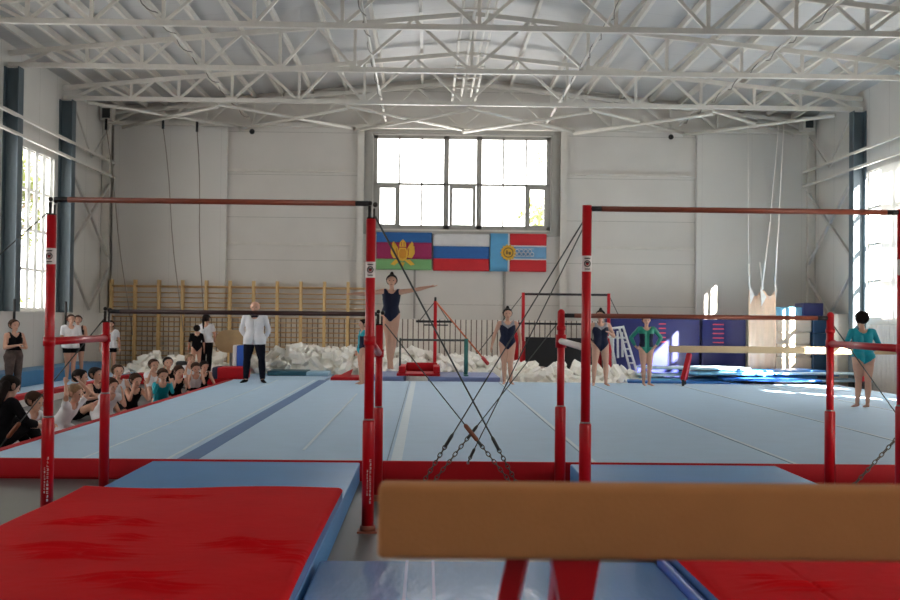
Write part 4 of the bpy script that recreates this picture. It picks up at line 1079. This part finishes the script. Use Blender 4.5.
    if hairdo == 'bald':
        shell('hair', isH & (hf < -.0) & (hu < .03) & (hu > -.035), .002, [HAIRS['fair']])
    if face:
        for sg in (-1,1):
            q = Hd(sg*.0195,.004,.0515)
            b_ = MB().ball(q, .0062*H*k, sc=(1.2,.7,.75), seg=8); b_.v = [Vector(v) for v in b_.v]
            o = b_.build('eye', m_eye); o.location = Vector(o.location); o.parent = root
        q = Hd(0,-.036,.0475); b_ = MB().ball(q, .0095*H*k, sc=(1.3,.6,.38), seg=8); o = b_.build('mouth', m_lip); o.parent = root
    return root

def on(px_, py_, z): 
    p = W(px_, py_, Z=z); return p
def navy(sl='none'): return [('leotard', CL['navy'], CL['silver'], sl)]

# man, hands behind his back
p = on(254, 382.5, .2)
person('person', 'man in a white jacket and dark trousers standing with his hands behind his back', p, .02, 1.79,
       dict(tha=(-.13,0,-1), thb=(.13,0,-1), sha=(-.05,.03,-1), shb=(.05,.03,-1), fta=(-.45,-1,-.15), ftb=(.45,-1,-.15), uaa=(-.34,.25,-1), faa=(.38,.65,-.75), uab=(.34,.25,-1), fab=(-.38,.65,-.75), haa=(.8,.1,-.5), hab=(-.8,.1,-.5)),
       [('trousers', CL['dark']), ('tshirt', CL['white'], -.06, 2.2), ('collar', CL['dark']), ('shoes', CL['black'])], hair='fair', hairdo='bald', wide=1.12)
# girl caught in a leap
Yl = 18.6; top = W(391,281,Y=Yl); foot = W(391,371,Y=Yl)
Hl = (top.z-foot.z)/1.02
person('person', 'girl in a navy leotard caught in mid leap with both arms stretched out sideways', (top.x, Yl, foot.z+.03*Hl), 0, Hl,
       dict(pel=(0,0,.60), lean=(.03,-.02,1), tha=(.12,0,-1), thb=(-.04,0,-1), sha=(.02,.05,-1), shb=(-.1,.03,-1), fta=(.05,-.35,-1), ftb=(.1,-.35,-1), uaa=(-1,0,-.16), faa=(-1,-.05,-.02), uab=(1,0,.17), fab=(1,-.05,.24), hab=(1,-.05,.1), arm=1.07, curl=.2),
       [('leotard', CL['navy'], None, 'none')], hair='dark')
# girl walking forward in navy
p = on(507, 384, .2)
person('person', 'girl in a navy leotard with silver yoke walking with arms held away from her hips', p, .05, 1.70,
       dict(tha=(.05,-.05,-1), thb=(-.06,-.12,-1), sha=(.02,.05,-1), shb=(.04,.1,-1), uaa=(-.42,0,-1), faa=(-.25,-.1,-1), uab=(.36,0,-1), fab=(.1,-.05,-1)), navy(), hair='dark', wide=1.02)
p = on(600, 385.5, .2)
person('person', 'girl in a navy leotard lifting one hand to her chest behind the red upright', p, .1, 1.68,
       dict(tha=(-.09,0,-1), thb=(.1,0,-1), sha=(-.03,.03,-1), shb=(.02,.05,-1), uaa=(-.5,.2,-.9), faa=(.2,-.5,-.4), uab=(.5,.0,-1), fab=(-.5,-.6,.25), look=(-.4,-1,0)), navy(), hair='dark', wide=1.04)
p = on(646, 385.5, .2)
person('person', 'girl in a sea green and navy leotard standing with her hands on her hips', p, 0, 1.58,
       dict(tha=(.05,0,-1), thb=(-.02,-.05,-1), sha=(.04,.03,-1), shb=(-.01,.05,-1), fta=(.1,-1,-.2), ftb=(.6,-1,-.2), uaa=(-.72,.15,-.8), faa=(.45,-.1,-.9), uab=(.72,.15,-.8), fab=(-.55,-.15,-.8), haa=(.5,-.6,-.5), hab=(-.5,-.6,-.5)),
       [('leotard', CL['green'], CL['navy'], 'long')], hair='brown', hairdo='lowbun')
p = on(863, 407.5, .2)
person('person', 'girl in a teal leotard seen from behind at the right, leaning over with bent arms', p, PI-.05, 1.62,
       dict(lean=(0,-.12,1), tha=(.02,.0,-1), thb=(-.07,-.1,-1), sha=(.03,.03,-1), shb=(.07,.0,-1), fta=(.1,-1,-.2), uaa=(-.45,.1,-1), faa=(.3,-.75,-.3), uab=(.5,.2,-1), fab=(-.5,-.7,-.2), head=(0,-.2,1), cut=.7),
       [('leotard', CL['teal'], None, 'long')], hair='dark', hairdo='short', wide=1.06, headk=1.25)
p = on(361.5, 384, .2)
person('person', 'small girl in a teal leotard standing side on behind the red upright', p, -1.2, 1.42,
       dict(lean=(0,.06,1), uaa=(-.3,.2,-1), faa=(.1,-.5,-1), uab=(.3,.4,-1), fab=(0,-.4,-1)), [('leotard', CL['teal'], CL['navy'], 'long')], hair='dark', hairdo='lowbun')
# pair by the wall bars
p = Vector((W(206,340,Y=27.1).x, 27.15, .25))
person('person', 'woman with a long ponytail in white shirt and black trousers seen from behind', p, PI-.35, 1.45,
       dict(uaa=(-.2,-.3,-1), faa=(.4,-.6,-.4)), [('trousers', CL['black']), ('tshirt', CL['white'], -.01, .6)], hair='dark', hairdo='pony', vox=.011, face=False)
p = Vector((W(196.5,340,Y=26.9).x, 26.9, .25))
person('person', 'small child in a black leotard standing next to the woman with the ponytail', p, PI+.4, 1.18,
       dict(uaa=(-.3,-.1,-1), uab=(.2,-.3,-1)), [('leotard', CL['black'], None, 'half')], hair='dark', hairdo='short', vox=.011, face=False)
# left wall group
p = on(70, 382, .2); 
person('person', 'girl in a white shirt and black shorts standing on the tumbling track with crossed arms', p, .5, 1.46,
       dict(tha=(.03,0,-1), thb=(-.05,-.03,-1), uaa=(-.2,-.2,-1), faa=(.7,-.7,.1), uab=(.2,-.2,-1), fab=(-.7,-.7,.15)), [('shorts', CL['black'], .35), ('tshirt', CL['white'], -.03, .75)], hair='brown', hairdo='lowbun')
p = on(77, 377.5, .2)
person('person', 'child half hidden behind the girl in the white shirt and black shorts', p, .3, 1.44,
       dict(uab=(.2,-.2,-1), fab=(-.6,-.7,.3)), [('shorts', CL['black'], .4), ('vest', CL['black'], -.02)], hair='brown', hairdo='short', face=True)
p = on(110, 375, .2)
person('person', 'child in a white shirt and black shorts behind the left low bar upright', p, .2, 1.32,
       dict(uaa=(-.4,0,-1)), [('shorts', CL['black'], .4), ('tshirt', CL['white'], -.03, .7)], hair='brown', hairdo='short')
p = on(13, 399, .05)
person('person', 'girl in black top and patterned leggings with folded arms at the left edge', p, .9, 1.50,
       dict(uaa=(-.25,-.2,-1), faa=(.7,-.6,.2), uab=(.25,-.25,-1), fab=(-.7,-.7,.0)), [('trousers', CL['grey']), ('vest', CL['black'], -.03)], hair='brown', hairdo='lowbun')
# seated woman close to the left edge
p = W(16, 452, Z=.0)
SIT = dict(pel=(0,0,.13), tha=(-.25,-1,.5), sha=(-.1,-.7,-1), fta=(0,-1,-.1), thb=(.25,-1,.5), shb=(.1,-.7,-1), ftb=(0,-1,-.1))
Xw = -5.0; yw = 13.0
person('person', 'woman with long dark hair in black clothes sitting at the far left', (Xw, yw, .0), 2.4, 1.62,
       dict(SIT, pel=(0,0,.11), lean=(0,-.35,1), uaa=(-.3,-.5,-.9), faa=(.2,-.8,-.2), uab=(.3,-.5,-.9), fab=(-.2,-.8,-.1), head=(0,-.3,1)), [('trousers', CL['black']), ('tshirt', CL['black'], -.05, 1.6)], hair='dark', hairdo='long', face=False, wide=1.08)
# children propped on the red edge of the floor
KNEEL = dict(pel=(0,.18,.12), lean=(0,-.62,.8), tha=(-.3,-.75,-.35), thb=(.3,-.75,-.35), sha=(.05,1,-.1), shb=(-.05,1,-.1), fta=(0,.9,.2), ftb=(0,.9,.2))
CHIN = dict(uaa=(-.1,-.75,-.6), faa=(.28,-.1,1), uab=(.1,-.75,-.6), fab=(-.28,-.1,1), haa=(.1,.1,1), hab=(-.1,.1,1))
FOLD = dict(uaa=(-.25,-.8,-.6), faa=(.8,-.6,.05), uab=(.25,-.8,-.6), fab=(-.8,-.6,.1))
CLASP = dict(uaa=(-.5,-.5,.8), faa=(.5,.5,.8), uab=(.5,-.5,.8), fab=(-.5,.5,.8))
ONE = dict(uaa=(-.1,-.75,-.6), faa=(.28,-.1,1), uab=(.4,-.3,-1), fab=(.2,-.5,-1))
kids = [   # px, py of head, depth row, turn, arms, outfit, hair, hairdo, label
 (38,412,0,1.2,FOLD,[('tshirt',CL['white'],-.03,.6),('shorts',CL['black'],.5)],'brown','short','child in a white shirt beside the seated woman, face turned down'),
 (78,402,0,1.2,CLASP,[('tshirt',CL['white'],-.03,.6),('shorts',CL['black'],.5)],'fair','short','fair haired child in white clasping both hands above the head'),
 (82,384,1,1.5,FOLD,[('vest',CL['black'],-.03),('shorts',CL['black'],.5)],'dark','short','dark haired child in black slumped behind the fair child in white'),
 (97,387,1,1.0,FOLD,[('vest',CL['black'],-.03),('shorts',CL['black'],.5)],'dark','short','dark haired child in black bending forward left of the low bar upright'),
 (113,393,0,.8,CHIN,[('tshirt',CL['white'],-.03,.6),('shorts',CL['black'],.5)],'brown','short','child in white directly right of the low bar upright'),
 (118,377,1,.4,ONE,[('vest',CL['white'],-.03),('shorts',CL['black'],.5)],'brown','short','child in a pale vest sitting up behind the low bar upright'),
 (137,392,0,.7,CHIN,[('vest',CL['black'],-.03),('shorts',CL['black'],.5)],'brown','short','child in a dark vest, chin on both fists, left of the child in teal'),
 (154,375,1,.5,ONE,[('tshirt',CL['white'],-.03,.6),('shorts',CL['black'],.5)],'brown','short','boy in a white shirt sitting behind the child in teal'),
 (163,385,0,.35,CHIN,[('leotard',CL['teal'],None,'long')],'brown','short','child in a teal top resting the chin on both hands'),
 (168,375,1,.3,ONE,[('vest',CL['black'],-.03),('shorts',CL['black'],.5)],'dark','short','dark haired child looking over the shoulder of the child in teal'),
 (180,378,0,.6,CHIN,[('vest',CL['black'],-.03),('shorts',CL['black'],.5)],'brown','short','child in black right of the child in teal, leaning on crossed arms'),
 (190,369,1,.5,ONE,[('tshirt',CL['white'],-.03,.6),('shorts',CL['black'],.5)],'fair','short','fair haired child in pale clothes seated below the woman with the ponytail'),
 (196,374,0,.3,CHIN,[('vest',CL['white'],-.03),('shorts',CL['black'],.5)],'brown','short','bare armed child second from the far end of the seated row'),
 (205,370,0,.5,ONE,[('vest',CL['black'],-.03),('shorts',CL['black'],.5)],'dark','short','child in a black top at the far end of the row by the red edge'),
]
for (kx, ky, row, turn, arms, of, hr_, hd_, lb) in kids:
    Hk = 1.34 + (.06 if row else 0)
    # the head stands at the photo's height; find the depth where the ray meets this row's line
    X = -4.78 if row == 0 else -5.35
    q = W(kx, ky+2, X=X); z = q.z
    P_ = dict(KNEEL if row == 0 else SIT, **arms)
    if row: P_['lean'] = (0,-.15,1)
    P_['look'] = (.15,-1,-.1)
    # height of the head centre above the pelvis for this lean
    up = unit(P_['lean']); hz_ = (.285+.045+.062)*Hk*up[2]
    pz_ = (z-hz_)/Hk
    fw = (.285+.045+.062)*Hk*abs(up[1])
    P_['pel'] = (0, 0, max(.07, pz_)); 
    hx_ = math.sin(turn)*fw; hy_ = -math.cos(turn)*fw
    P_['head'] = (0, -.25, 1) if row == 0 else (0,0,1)
    a = -turn
    person('person', lb, (q.x-math.sin(turn)*fw, q.y+math.cos(turn)*fw, 0), turn, Hk, P_, of, hair=hr_, hairdo=hd_, vox=.0125, headk=1.3, fingers=True)
# ------------------------------------------------------------------ picture settings
SC.view_settings.view_transform = 'Standard'; SC.view_settings.look = 'None'; SC.view_settings.gamma = 1
SC.view_settings.use_curve_mapping = False; SC.view_settings.exposure = EXPO
SC.cycles.use_denoising = True; SC.cycles.denoiser = 'OPENIMAGEDENOISE'
SC.cycles.max_bounces = 10; SC.cycles.diffuse_bounces = 6; SC.cycles.transparent_max_bounces = 24
SC.cycles.sample_clamp_indirect = 6
